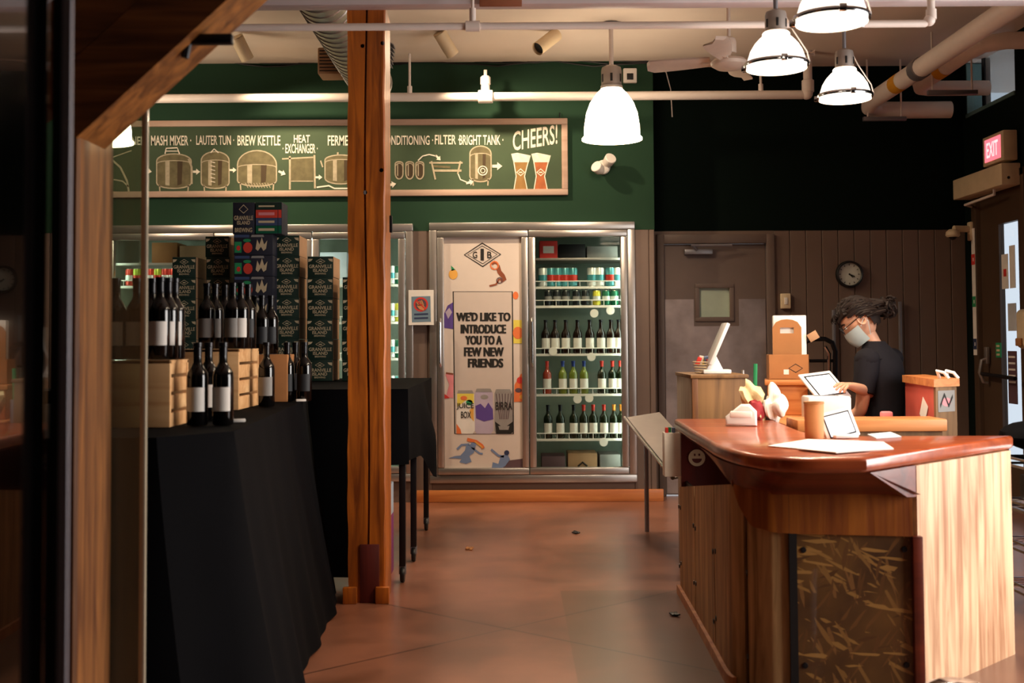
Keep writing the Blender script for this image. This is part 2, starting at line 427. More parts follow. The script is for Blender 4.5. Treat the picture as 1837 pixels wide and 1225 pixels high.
class Art:
    """flat marks drawn on a plane: to3(x, y, layer) gives the surface point"""
    def __init__(s, mb, to3): s.mb = mb; s.to3 = to3; s.k = 1
    def poly(s, pts, mat, k=None):
        s.mb.mat(mat); k = s.k if k is None else k
        s.mb.raw([s.to3(x, y, k) for x, y in pts], [tuple(range(len(pts)))])
    def disc(s, c, rx, ry, mat, k=None, n=20, a0=0):
        s.poly([(c[0] + rx * math.cos(2*PI*i/n + a0), c[1] + ry * math.sin(2*PI*i/n + a0)) for i in range(n)], mat, k)
    def stroke(s, pts, w, mat, k=None, closed=False):
        s.mb.mat(mat); k = s.k if k is None else k
        p = [Vector(q) for q in pts]
        if closed: p.append(p[0])
        L, Rr = [], []
        for i in range(len(p)):
            t = p[min(i+1, len(p)-1)] - p[max(i-1, 0)]
            if closed and i in (0, len(p)-1): t = p[1] - p[-2]
            t = t.normalized() if t.length > 1e-9 else Vector((1, 0)); n = Vector((-t.y, t.x)) * w / 2
            L.append(p[i] + n); Rr.append(p[i] - n)
        s.mb.grid([[s.to3(q.x, q.y, k) for q in L], [s.to3(q.x, q.y, k) for q in Rr]])
    def text(s, body, x0, y0, x1, y1, mat, k=None, slope=0.0):
        """px box: (x0,y1) is the lower corner of the first letter; slope lifts the line's end"""
        s.mb.mat(mat); k = s.k if k is None else k
        vs, fs = text_geo(body)
        s.mb.raw([s.to3(x0 + (x1-x0)*a, y1 - (y1-y0)*b - slope*a, k) for a, b in vs], fs)
def arc(c, rx, ry, a0, a1, n=12):
    return [(c[0] + rx * math.cos(R(a0 + (a1-a0)*i/n)), c[1] + ry * math.sin(R(a0 + (a1-a0)*i/n))) for i in range(n+1)]

# ------------------------------------------------------------------ tagging
def tag(o, label, cat, group=None, kind=None):
    if len(label.split()) > 16: print('LONG LABEL', label)
    o['label'] = label; o['category'] = cat
    if group: o['group'] = group
    if kind: o['kind'] = kind
    return o
def thing(name, label, cat, loc=(0, 0, 0), rz=0.0, group=None):
    o = bpy.data.objects.new(name, None); COL.objects.link(o); o.empty_display_size = 0.05
    o.location = loc; o.rotation_euler = (0, 0, rz)
    return tag(o, label, cat, group)
def struct(mb, name, label=None, mat=None, **kw):
    o = mb.build(name, mat, **kw); o['kind'] = 'structure'
    o['label'] = label or name.replace('_', ' '); o['category'] = name.split('_')[0]
    return o
def copy_tree(o, parent=None):
    c = o.copy(); COL.objects.link(c); c.parent = parent
    for ch in list(o.children): copy_tree(ch, c)
    return c
ORD = ['first', 'second', 'third', 'fourth', 'fifth', 'sixth', 'seventh', 'eighth', 'ninth', 'tenth', 'eleventh', 'twelfth']

# ================================================================== THE SETTING
YB, YR, XR, ZC = 9.86, 10.16, 3.95, 3.72
XC = at(1176, 600, YB).x                                  # outer corner of the cooler wall
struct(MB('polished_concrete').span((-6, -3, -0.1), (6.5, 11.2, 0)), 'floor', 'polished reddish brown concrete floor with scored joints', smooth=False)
cb = MB('ceiling_white')
rows = []
for i in range(60):
    y = -3 + 14.2 * i / 59
    rows.append([(x, y, ZC + 0.02 * math.sin(y * 4.4) + 0.01 * math.sin(y * 9.0)) for x in (-6, -3, 0, 3, 6.5)])
cb.grid(rows)
cb.span((-6, -3, ZC + 0.05), (6.5, 11.2, ZC + 0.15))
struct(cb, 'ceiling', 'white painted ceiling above the shop')
ZW = at(960, 413, YB).z
def opening(x0, x1, y0, y1): a = at(x0, y1, YB); b = at(x1, y0, YB); return a.x, b.x, a.z, b.z
OL = opening(182, 737, 406, 862); OR = opening(776, 1134, 402, 862)
wb = MB('green_wall')
wb.span((-6, YB, OR[3]), (XC, YB + 0.12, ZC + .03))
wb.span((-6, YB, ZW), (OL[0], YB + 0.12, OR[3]))
wb.span((OL[1], YB, ZW), (OR[0], YB + 0.12, OR[3])); wb.span((OR[1], YB, ZW), (XC, YB + 0.12, OR[3]))
if OL[3] < OR[3]: wb.span((OL[0], YB, OL[3]), (OL[1], YB + 0.12, OR[3]))
wb.span((XC - 0.12, YB + .12, ZW), (XC, YR + 0.05, ZC + .03))
struct(wb, 'wall_back', 'dark green upper wall above the glass-door coolers', smooth=False)
def boards(mb, x0, x1, y, z0, z1, w=0.14, t=0.02):
    x = x0
    while x < x1 - 1e-4:
        e = min(x + w, x1); mb.span((x + 0.003, y, z0), (e - 0.003, y + t, z1), 0.003, 1); x = e
    mb.span((x0, y + t * 0.7, z0), (x1, y + 0.12, z1))
pb = MB('brown_panel')
boards(pb, OL[1], OR[0], YB, 0.0, ZW); boards(pb, OR[1], XC, YB, 0.0, ZW)
boards(pb, -6, OL[0], YB, 0.0, ZW)
pb.span((OL[0], YB, 0), (OL[1], YB + .12, OL[2])); pb.span((OR[0], YB, 0), (OR[1], YB + .12, OR[2]))
pb.span((XC - 0.12, YB + .12, 0), (XC, YR + 0.05, ZW))
struct(pb, 'trim_1', 'brown vertical board panelling around the coolers', smooth=False)
struct(MB('baseboard_wood').span((at(738, 890, YB).x, YB - 0.03, 0), (at(1190, 890, YB).x, YB, 0.10), 0.006), 'baseboard_back', 'orange wooden baseboard under the coolers')
# recess wall with the service door
DL, DR_ = at(1192, 600, YR).x, at(1376, 600, YR).x; DT = at(1280, 437, YR).z
ZW2 = at(1500, 413, YR).z
wr = MB('shaded_green').span((XC, YR, ZW2), (XR, YR + 0.15, ZC + .03))
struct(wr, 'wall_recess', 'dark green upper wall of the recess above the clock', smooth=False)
pr = MB('brown_panel')
boards(pr, DR_ + 0.07, XR, YR, 0, ZW2); pr.span((XC, YR, 0), (DL - .06, YR + 0.1, ZW2)); pr.span((DL - .06, YR, DT + .08), (DR_ + .07, YR + 0.1, ZW2))
struct(pr, 'trim_2', 'dark brown vertical board panelling behind the clock', smooth=False)
# right wall with clerestory window and entrance door
W1 = (9.10, 10.08, at(1735, 205, YR).z - .02, ZC)            # y0, y1, z0, z1
D2 = (8.95, 9.98, 0.0, 2.66)
wl = MB('shaded_green'); X0, X1 = XR, XR + 0.2
wl.span((X0, 6.2, 0), (X1, D2[0], ZC + .03)); wl.span((X0, D2[1], 0), (X1, YR + .15, W1[2]))
wl.span((X0, D2[0], D2[3]), (X1, D2[1], W1[2])); wl.span((X0, D2[0], W1[2]), (X1, W1[0], ZC + .03)); wl.span((X0, W1[1], W1[2]), (X1, YR + .15, ZC + .03))
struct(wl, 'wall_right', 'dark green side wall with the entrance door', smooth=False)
struct(MB('shaded_green').span((-6, -3, 0), (6.5, -2.85, ZC)), 'wall_front', 'unseen wall added behind the viewpoint', smooth=False)  # unseen; added to keep sky light from entering behind the camera
ws = MB('shaded_green'); ws.span((X0, -2.85, 0), (X1, 2.7, ZC + .03)); ws.span((X0, 2.7, 2.9), (X1, 5.5, ZC + .03)); ws.span((X0, 5.5, 0), (X1, 6.2, ZC + .03)); ws.span((X0, 2.7, 0), (X1, 5.5, .35))  # unseen wall; window opening sited to light the bar and spare the brace
struct(ws, 'wall_storefront', 'unseen side wall with the wide shop window placed for daylight', smooth=False)
struct(MB('shaded_green').span((-6, -3, 0), (-5.85, YB, ZC)), 'wall_left', 'dark far side wall', smooth=False)
t = bpy.data.objects.new('window_1', None); COL.objects.link(t); tag(t, 'clerestory window high on the side wall', 'window', kind='structure')
wf = MB('window_reveal'); wf.span((X0 - .01, W1[0], W1[2] - .03), (X1, W1[1], W1[2])); wf.span((X0 + .0, W1[1] - .02, W1[2]), (X1, W1[1], W1[3])); wf.build('window_sill', parent=t)
MB('black_metal').span((X0 + .04, 9.78, W1[2]), (X0 + .09, 9.84, W1[3])).build('mullion', parent=t)
MB('frosted').span((X0 + .05, W1[0], W1[2] + .02), (X0 + .06, 9.78, W1[3])).build('frosted_pane', parent=t)
MB('pane_door').span((X0 + .06, 9.84, W1[2]), (X0 + .068, W1[1] - .02, W1[3])).build('pane', parent=t)

# service door in the recess
d1 = bpy.data.objects.new('door_1', None); COL.objects.link(d1); tag(d1, 'brown service door with a small window and a scuffed kick plate', 'door', kind='structure')
fr = MB('brown_door'); fr.span((DL - .06, YR - .03, 0), (DL, YR + .1, DT + .08), .005); fr.span((DR_, YR - .03, 0), (DR_ + .07, YR + .1, DT + .08), .005); fr.span((DL, YR - .03, DT), (DR_, YR + .1, DT + .08), .005)
fr.build('door_frame', parent=d1)
win = (at(1253, 515, YR), at(1311, 570, YR))
lf = MB('brown_door'); yf = YR + .01
wx0, wx1, wz1, wz0 = win[0].x, win[1].x, win[0].z, win[1].z
lf.span((DL + .004, yf, .01), (wx0, yf + .045, DT - .004)); lf.span((wx1, yf, .01), (DR_ - .004, yf + .045, DT - .004))
lf.span((wx0, yf, .01), (wx1, yf + .045, wz0)); lf.span((wx0, yf, wz1), (wx1, yf + .045, DT - .004))
lf.build('door_leaf', parent=d1, smooth=False)
wfm = MB('brown_door')
for a, b in (((wx0 - .03, wz0 - .03), (wx1 + .03, wz0 + .008)), ((wx0 - .03, wz1 - .008), (wx1 + .03, wz1 + .03)), ((wx0 - .03, wz0), (wx0 + .008, wz1)), ((wx1 - .008, wz0), (wx1 + .03, wz1))):
    wfm.span((a[0], yf - .012, a[1]), (b[0], yf, b[1]), .003)
wfm.build('window_frame', parent=d1)
MB('window_behind_door').span((wx0, yf + .02, wz0), (wx1, yf + .026, wz1)).build('pane', parent=d1)
KT = at(1200, 537, YR).z; KB = at(1280, 585, YR).z; kx0, kx1 = at(1247, 560, YR).x, at(1326, 560, YR).x
kp = MB('steel_scuffed'); kp.span((DL + .008, yf - .004, .02), (DR_ - .008, yf, KB)); kp.span((DL + .008, yf - .004, KB), (kx0 - .01, yf, KT)); kp.span((kx1, yf - .004, KB), (DR_ - .008, yf, KT))
kp.build('kick_plate', parent=d1, smooth=False)
cl = MB('grey_metal'); a = at(1227, 452, YR); b = at(1277, 452, YR)
cl.span((a.x, yf - .06, a.z - .025), (b.x, yf, a.z + .02), .006); cl.build('door_closer', parent=d1)
c2 = MB('grey_metal'); c2.tube([at(1240, 440, YR - .08), at(1313, 440, YR - .05)], .012, 8); c2.tube([at(1250, 448, YR - .05), at(1242, 440, YR - .08)], .014, 8); c2.build('closer_arm', parent=d1)

# entrance door in the side wall
d2 = bpy.data.objects.new('door_2', None); COL.objects.link(d2); tag(d2, 'glazed brown entrance door in the side wall with taped notices', 'door', kind='structure')
plain('door_brown', '#4a3626', 0.5)
f2 = MB('door_brown')
f2.span((X0 - .02, D2[1] - .10, 0), (X1, D2[1], D2[3]), .004); f2.span((X0 - .02, D2[0], 0), (X1, D2[0] + .06, D2[3]), .004); f2.span((X0 - .02, D2[0], D2[3] - .06), (X1, D2[1], D2[3]), .004)
f2.build('door_frame', parent=d2)
gz0, gz1 = .32, 2.27; gy1 = atx(1787, 420, X0).y; gy0 = D2[0] + .2
l2 = MB('door_brown')
l2.span((X0 + .02, gy1, 0.01), (X0 + .065, D2[1] - .10, D2[3] - .06)); l2.span((X0 + .02, D2[0] + .06, .01), (X0 + .065, gy0, D2[3] - .06))
l2.span((X0 + .02, gy0, .01), (X0 + .065, gy1, gz0)); l2.span((X0 + .02, gy0, gz1), (X0 + .065, gy1, D2[3] - .06))
l2.build('door_leaf', parent=d2, smooth=False)
MB('pane_door').span((X0 + .04, gy0, gz0), (X0 + .046, gy1, gz1)).build('pane', parent=d2)
hs = MB('alu'); hy = atx(1772, 660, X0).y
hs.tube([(X0 - .0, hy, 1.18), (X0 - .05, hy, 1.16), (X0 - .07, hy, 1.06), (X0 - .04, hy, .98), (X0, hy, .97)], .014, 8); hs.box((X0 - .005, hy, 1.2), (.03, .05, .14), .006); hs.build('handle', parent=d2)
MB('black_metal').tube([(X0 - .055, hy + .02, 1.05), (X0 - .07, gy0 - .1, 1.03)], .016, 8).build('push_bar', parent=d2)
for k, (ya, yb_, za, zb, m) in enumerate(((gy1 - .02, gy1 - .14, 2.02, 1.74, 'paper_white'), (gy1 - .17, gy1 - .27, 2.08, 1.74, 'paper_white'), (gy1 - .12, gy1 - .27, 1.62, 1.40, 'paper_grey'), (gy1 - .10, gy1 - .26, 1.24, .82, 'ink_plum'))):
    nb = MB(m); nb.span((X0 + .030, yb_, zb), (X0 + .036, ya, za))
    nt_ = nb.build('notice', parent=None)
    tag(nt_, ['white notice with a red mark taped highest on the entrance door glass', 'white notice beside the red-marked sheet on the entrance door glass', 'grey folded notice at the middle of the entrance door glass', 'plum coloured notice low on the entrance door glass'][k], 'notice', 'notices on the entrance door glass')
    if k == 0: MB('ink_red').span((X0 + .027, (ya + yb_)/2 - .03, 1.84), (X0 + .030, (ya + yb_)/2 + .02, 1.90)).build('red_mark', parent=nt_)
    if k == 3:
        q = MB('label_white')
        for i in range(5): q.span((X0 + .027, yb_ + .02, 1.20 - i * .05), (X0 + .030, ya - .02, 1.185 - i * .05))
        q.build('printed_lines', parent=nt_)
# ================================================================== TIMBER FRAME
# central post
pc = thing('timber_post', 'rough orange timber post standing free in front of the green wall', 'post', ((-.854 - .66) / 2, 6.22, 0))
def cracked_post(w, d, h, mat, k=1.0):
    mb = MB(mat); n = 40; rows = []
    for i in range(n + 1):
        z = h * i / n; wob = k * (0.002 * math.sin(i * 1.7) + 0.002 * math.sin(i * .6))
        cx = 0.01 * math.sin(z * 2.1) + .002; cw_ = .006 * k
        rows.append([(-w/2 + wob, -d/2, z), (cx - cw_, -d/2, z), (cx - cw_*.5, -d/2 + .03*k, z), (cx + cw_*.6, -d/2 + .03*k, z), (cx + cw_, -d/2, z), (w/2 - .008 - wob, -d/2, z), (w/2 - wob, -d/2 + .008, z), (w/2, d/2, z), (-w/2, d/2, z), (-w/2 + wob, -d/2, z)])
    mb.grid(rows); mb.raw([rows[-1][k] for k in (0, 5, 7, 8)], [(0, 1, 2, 3)]); return mb
zp = at(660, 14, 6.08).z
cracked_post(.195, .27, zp, 'timber_orange').build('post', parent=pc)
plate = MB('dark_red_wood'); plate.span((-.035, -.145, 0), (.065, -.137, .30), .003); plate.build('base_plate', parent=pc, )
for sx in (-.085, .082): MB('timber_orange').span((sx - .035, -.17, 0), (sx + .035, -.138, .085), .004).build('base_block', parent=pc)
bt = MB('grey_metal')
for px, py in ((650, 82), (686, 77), (684, 305), (655, 345)):
    p = at(px, py, 6.08); bt.lathe([(.0, -.012), (.009, -.01), (.011, 0)], 10, Matrix.Translation((p.x - pc.location.x, -.135, p.z)) @ Matrix.Rotation(PI/2, 4, 'X'))
bt.build('bolt_head', parent=pc)
hk = MB('black_metal'); p = at(700, 402, 6.15); hk.box((p.x - pc.location.x + .004, -.07, p.z), (.014, .03, .09), .003); hk.build('wall_hook', parent=pc)
# white steel beam and crossing pipe above the post
zb = at(900, 12, 5.95).z
tag(MB('lilac_steel').span((-3.2, 5.9, zb), (4.2, 6.0, zb + .2), .004).build('steel_beam'), 'white painted steel beam resting on top of the orange timber post', 'beam')
ey = atz
# left post with brace
YL = 3.19
LPX0, LPX1 = at(98, 600, YL).x, at(140, 600, YL).x
lp = thing('timber_post', 'brown timber post with a diagonal brace beside the aluminium door stile', 'post', ((LPX0 + LPX1) / 2, YL + .135, 0))
w_ = LPX1 - LPX0
zt = at(150, 238, YL).z + .12
cracked_post(w_, .27, zt, 'timber_brown', .05).build('post', parent=lp)
a = at(150, 240, YL); b = at(412, 0, YL); ub = (b - a).normalized(); nb_ = Vector((-ub.z, 0, ub.x))
def timber(mb, p, q, n, h0, h1, y0, y1):
    vs = []
    for y in (y0, y1):
        for s_ in (p, q):
            for h in (h0, h1): vs.append(Vector((s_.x, 0, s_.z)) + n * h + Vector((0, y, 0)))
    mb.raw(vs, [(0, 1, 3, 2), (4, 6, 7, 5), (0, 2, 6, 4), (1, 5, 7, 3), (0, 4, 5, 1), (2, 3, 7, 6)])
B0 = a - ub * .02; B1 = a + ub * 1.5
off = Vector(lp.location)
bm1 = MB('brace_timber'); timber(bm1, B0 - Vector((off.x, 0, 0)), B1 - Vector((off.x, 0, 0)), nb_, 0, .165, YL - .015 - off.y, YL + .20 - off.y); bm1.build('brace', parent=lp, smooth=False)
bm2 = MB('brace_timber'); timber(bm2, B0 - ub * .15 - Vector((off.x, 0, 0)), B1 - Vector((off.x, 0, 0)), nb_, .171, .33, YL - .005 - off.y, YL + .20 - off.y); bm2.build('upper_brace', parent=lp, smooth=False)
hkb = MB('black_metal'); p0 = at(338, 72, YL + .05); p1 = at(418, 70, YL + .05)
hkb.box((p0 + p1) / 2 - off, ((p1 - p0).length, .03, .028), .004); hkb.tube([p0 - off, p0 - off + Vector((-.01, 0, -.05))], .012, 8); hkb.build('steel_strap', parent=lp)
# glass sidelight next to the post (seen through, edge on its free side)
YG = 3.465
gx0, gx1 = at(193, 600, YG).x, at(258, 700, YG).x
gs = thing('glass_screen', 'narrow clear glass screen beside the braced brown post', 'glass screen', ((gx0 + gx1) / 2, YG, 0))
gw = gx1 - gx0; gtop = at(265, 165, YG).z
MB('pane_green').span((-gw / 2, -.004, 0.01), (gw / 2 - .008, .004, gtop)).build('pane', parent=gs)
MB('pane_edge').span((gw / 2 - .009, -.009, 0.0), (gw / 2 + .009, .009, gtop), .003).build('edge_strip', parent=gs)
# dark glazed door leaf at the very front, reflecting the room
fx = -.74; ye = 1.86
fl = thing('glass_door_leaf', 'dark glazed door leaf with an aluminium stile at the near edge of the view', 'door leaf', (fx, ye, 0))
MB('pane_tinted').span((-.012, -1.6, 0.02), (0, 0, 3.0)).build('pane', parent=fl)
s0, s1, s2 = at(90, 700, ye).x - fx, at(106, 700, ye).x - fx, at(124, 700, ye).x - fx
MB('dark_gasket').span((s0 - .003, -.0, 0.01), (s1, .008, 3.0), .002).build('gasket', parent=fl)
MB('stile_grey').span((s1, -.002, 0.01), (s2, .006, 3.0), .002).build('stile', parent=fl)

# ================================================================== CEILING SERVICES
def pipe_thing(name, label, pts, r, cat='pipe', mat='white_pipe'):
    o = thing(name, label, cat); MB(mat).tube(pts, r, 14).build('pipe_run', parent=o); return o
def elbow_pts(p, q, r_, n=5):
    return [p, q]
# lower sprinkler pipe in front of the chalkboard wall
YP = 9.5
sp = thing('sprinkler_pipe', 'long white sprinkler pipe running above the chalkboard', 'pipe')
pL = at(120, 180, YP); pR = at(1444, 168, YP); pU = at(1450, 118, YP); zmid = (pL.z + pR.z) / 2
sm = MB('white_pipe'); sm.tube([(pL.x - .6, YP, zmid), (pR.x - .02, YP, zmid), (pR.x + .012, YP, zmid + .012), (pR.x + .025, YP, zmid + .05), (pR.x + .025, YP, ZC - .02)], .036, 14); sm.build('pipe_run', parent=sp)
ft = MB('white_pipe'); ft.lathe([(.045, -.05), (.05, -.045), (.05, .045), (.045, .05)], 16, Matrix.Translation((pR.x + .025, YP, zmid + .07))); ft.ball((pR.x + .015, YP, zmid + .01), .05); ft.build('elbow_fitting', parent=sp)
tp = at(871, 168, YP); tf = MB('white_pipe'); tf.lathe([(.05, -.06), (.055, -.055), (.055, .055), (.05, .06)], 16, Matrix.Translation((tp.x, YP, zmid)) @ Matrix.Rotation(PI/2, 4, 'Y'))
tf.tube([(tp.x, YP, zmid), (tp.x, YP, zmid + .17)], [.04, .032], 12); tf.tube([(tp.x, YP, zmid + .10), (tp.x, YP, zmid + .16)], .042, 12); tf.tube([(tp.x, YP, zmid + .16), (tp.x, YP, zmid + .22)], .014, 8); tf.build('sprinkler_tee', parent=sp)
for px in (735, 1365):
    h = at(px, 170, YP); hr = MB('white_pipe'); hr.tube([(h.x, YP, zmid), (h.x, YP, ZC - .0)], .010, 8); hr.tube([(h.x, YP, zmid), (h.x, YP, zmid + .09)], .02, 8); hr.build('hanger_rod', parent=sp)
# upper sprinkler pipe crossing in front of the post
YU = 5.78
up_ = thing('sprinkler_pipe', 'thin white pipe crossing in front of the orange timber post', 'pipe')
q0 = at(440, 52, YU); q1 = at(1660, 40, YU); zq = (q0.z + q1.z) / 2
um = MB('white_pipe'); um.tube([(q0.x - .5, YU, zq), (q1.x, YU, zq), (q1.x + .025, YU, zq + .02), (q1.x + .03, YU, zq + .06), (q1.x + .03, YU, ZC)], .019, 12); um.build('pipe_run', parent=up_)
fm = MB('white_pipe'); fm.ball((q1.x + .02, YU, zq + .015), .029); fm.tube([(q1.x + .03, YU, zq + .02), (q1.x + .03, YU, zq + .07)], .026, 12); fm.build('elbow_fitting', parent=up_); fm = MB('white_pipe')
tq = at(848, 45, YU); fm.tube([(tq.x - .035, YU, zq), (tq.x + .035, YU, zq)], .028, 12); fm.tube([(tq.x, YU, zq), (tq.x, YU, zq + .09)], .017, 10); fm.tube([(tq.x, YU, zq), (tq.x, YU, ZC)], .008, 8); fm.build('tee_fitting', parent=up_)
br = tag(MB('brick').span(at(860, 10, 5.87) - Vector((0, 0, 0)), at(936, -14, 5.895), .002).build('pipe_bracket'), 'small brown bracket clamped on the white steel beam', 'bracket')
# round duct with two registers
dz = at(600, 60, 7.6); DX, DZ = -1.12, 3.42
du = thing('air_duct', 'galvanised round air duct running behind the orange timber post', 'duct', (DX, 0, DZ))
dm = MB('galvanised')
prof = []
y = 6.5; k = 0
while y < 9.25:
    prof += [(.165, y), (.165, y + .10), (.171, y + .106), (.171, y + .112)]; y += .118
dm.lathe(prof, 28, Matrix.Rotation(-PI/2, 4, 'X')); dm.build('duct_tube', parent=du)
rg = MB('kraft_pale'); c0 = at(598, 115, 8.7)
rg.box((c0.x - DX, 8.7, c0.z - DZ), (.20, .22, .20), .01); rg.build('side_register', parent=du)
rb = MB('black_metal')
for i in range(7): rb.box((c0.x - DX, 8.588, c0.z - DZ - .075 + i * .025), (.17, .006, .006))
rb.build('register_grille', parent=du)
c1 = at(700, 100, 8.9); rr = MB('grey_metal')
for i in range(6): rr.box((c1.x - DX - .02 + .004 * i, 8.9, c1.z - DZ - .06 + i * .03), (.08, .14, .006), rot=Euler((0, R(35), 0)))
rr.span((c1.x - DX - .08, 8.86, c1.z - DZ - .08), (c1.x - DX - .03, 8.94, c1.z - DZ + .1)); rr.build('louvre_register', parent=du)
# pipes along the side wall
PA = thing('service_pipe', 'thick insulated white pipe running along the side wall below the ceiling', 'pipe')
za, xa = 3.34, 3.03
pa0 = at(1560, 190, 9.95); pm = MB('white_pipe')
pm.tube([(xa, 4.6, za), (xa, 9.7, za), (xa, 9.8, za - .01), (xa + .02, 9.88, za - .03), (xa + .1, 9.95, za - .04), (xa + .2, 9.96, za - .04), (at(1705, 190, 9.96).x, 9.96, za - .04)], .072, 16); pm.build('pipe_run', parent=PA)
cm = MB('grey_metal'); cm.tube([(xa, 8.55, za), (xa, 8.66, za)], .082, 16); cm.build('pipe_clamp', parent=PA)
tg = MB('yellow_tag'); tg.tube([(xa, 8.98, za), (xa, 9.14, za)], .0735, 16, cap=False); tg.build('yellow_band', parent=PA)
PBt = thing('service_pipe', 'smaller white pipe with a yellow band turning into the side wall', 'pipe')
xb = 3.32; zb2 = 3.40
pm = MB('white_pipe'); pm.tube([(XR - .02, 8.22, zb2 + .05), (xb + .2, 8.22, zb2 + .05), (xb + .06, 8.28, zb2 + .04), (xb, 8.42, zb2 + .02), (xb, 9.42, zb2), (xb + .04, 9.52, zb2), (xb + .12, 9.56, zb2), (XR - .02, 9.56, zb2)], .062, 16); pm.build('pipe_run', parent=PBt)
MB('yellow_tag').tube([(xb, 8.85, zb2 + .01), (xb, 9.0, zb2 + .008)], .0635, 16, cap=False).build('yellow_band', parent=PBt)
for k, (px0, px1, py, Y, lab) in enumerate(((1663, 1752, 119, 9.0, 'grey strut hanging on rods under both side-wall pipes'), (1548, 1625, 190, 9.84, 'grey strut hanging on rods under the far pipe elbow'))):
    p0 = at(px0, py, Y); p1 = at(px1, py, Y); hg = thing('pipe_hanger', lab, 'pipe hanger', group='pipe hangers')
    zz = za - .072 - .02 if k == 0 else za - .135
    MB('grey_metal').span((p0.x, Y - .02, zz - .02), (p1.x, Y + .02, zz + .015), .004).build('strut', parent=hg)
    for fx_ in (.04, (p1.x - p0.x) - .04): MB('white_pipe').tube([(p0.x + fx_, Y, zz), (p0.x + fx_, Y, ZC)], .008, 8).build('hanger_rod', parent=hg)
# cables along the top of the green wall
cbm = MB('black_plastic')
rnd = random.Random(3)
for j in range(3):
    pts = []
    for i in range(26):
        px = 300 + (1170 - 300) * i / 25; p = at(px, 108 + 4 * math.sin(i * 1.1 + j) + 3 * j + rnd.uniform(-2, 2), YB - .02); pts.append(p)
    cbm.tube(pts, .006, 6)
tag(cbm.build('cable_bundle'), 'dark cables draped along the top edge of the green wall', 'cables')
wc = MB('white_pipe'); wc.tube([at(1180, 115, YR - .02), at(1195, 130, YR - .015), at(1203, 160, YR - .012), at(1206, 210, YR - .012)], .005, 6)
tag(wc.build('hanging_wire'), 'thin pale wire hanging down the dark recess wall', 'wire')

# pendant lamps
def pendant(px, py, Y, label, tall=False, top=None, W=None, power=None):
    W = W or (.427 if tall else .28); power = power or (80 if tall else 95)
    c = at(px, py, Y); o = thing('pendant_lamp', label, 'lamp', (c.x, Y, c.z), group='dome pendant lamps')
    r = W / 2; q = W / .427
    if tall: prof = [(r * 1.06, 0), (r * 1.06, .012), (r * .98, .03), (r * .97, .10), (r * .90, .20), (r * .76, .28), (r * .55, .345), (r * .36, .385), (r * .30, .40)]; H = .40
    else: prof = [(r * 1.0, .0), (r * .98, .03 * q), (r * .95, .07 * q), (r * .86, .13 * q), (r * .72, .18 * q), (r * .55, .22 * q), (r * .46, .235 * q), (r * .46, .255 * q), (r * .42, .265 * q)]; H = .265 * q
    MB('lamp_shade_glow' if tall else 'dome_glow').lathe(prof, 36, cap=False).build('shade', parent=o)
    MB('lamp_mouth_glow').lathe([(0.0001, .02), (r * .95, .02)], 36, cap=False).build('diffuser', parent=o)
    if not tall:
        rm = MB('chrome'); rm.lathe([(r * .99, .03), (r * 1.07, .03), (r * 1.09, .022), (r * 1.07, .012), (r * .99, .012), (r * .99, .03)], 36, cap=False)
        for k in range(3):
            a = R(30 + 120 * k); rm.box((r * 1.09 * math.cos(a), r * 1.09 * math.sin(a), .02), (.03, .03, .03), .004, Euler((0, 0, a)))
        rm.build('rim_ring', parent=o)
    nk = MB('alu_dull'); rr_ = r * (.36 if tall else .36)
    nk.lathe([(rr_ * 1.08, H - .015), (rr_ * 1.08, H + .005), (rr_, H + .01 * q), (rr_, H + .12 * q), (rr_ * .92, H + .145 * q), (rr_ * .5, H + .16 * q), (.02, H + .165 * q)], 24); nk.build('lamp_holder', parent=o)
    sl = MB('black_plastic')
    for k in range(6):
        a = R(25 + 60 * k); sl.box((rr_ * math.cos(a), rr_ * math.sin(a), H + .06 * q), (.006, .018 * q, .06 * q), .002, Euler((0, 0, a)))
    sl.build('vent_slot', parent=o)
    tz = (top if top else ZC) - c.z
    MB('white_pipe' if tall else 'grey_metal').tube([(0, 0, H + .15 * q), (0, 0, tz)], .017 * q, 12).build('stem', parent=o)
    MB('grey_metal').lathe([(.01, tz - .035), (.06, tz - .02), (.065, tz)], 24).build('canopy', parent=o)
    if not tall: MB('white_pipe').tube([(rr_ * .9, 0, H + .12 * q), (rr_ * 1.4, -.01, H + .02), (r * 1.0, -.02, .12 * q), (r * 1.08, -.02, .03)], .003, 6).build('safety_wire', parent=o)
    l = bpy.data.lights.new('lamp_bulb', 'SPOT'); l.energy = power; l.color = (1.0, .80, .58); l.spot_size = R(150); l.spot_blend = .6; l.shadow_soft_size = .12
    lo = bpy.data.objects.new('lamp_bulb', l); COL.objects.link(lo); lo.parent = o; lo.location = (0, 0, .005)
    return o
pendant(1098, 251, 8.71, 'tall glowing bell pendant in front of the green wall by the emergency light', True, ZC)
pendant(1393, 124, 5.45, 'glowing dome pendant with chrome rim hanging next to the ceiling fan')
pendant(1516, 179, 6.4, 'glowing dome pendant hanging lowest against the dark recess')
pendant(1492, 42, 4.6, 'nearest glowing dome pendant cut by the top of the view above the service bar')
pendant(184, 256, 8.71, 'bell pendant mostly hidden behind the braced brown post', True, ZC, power=45)

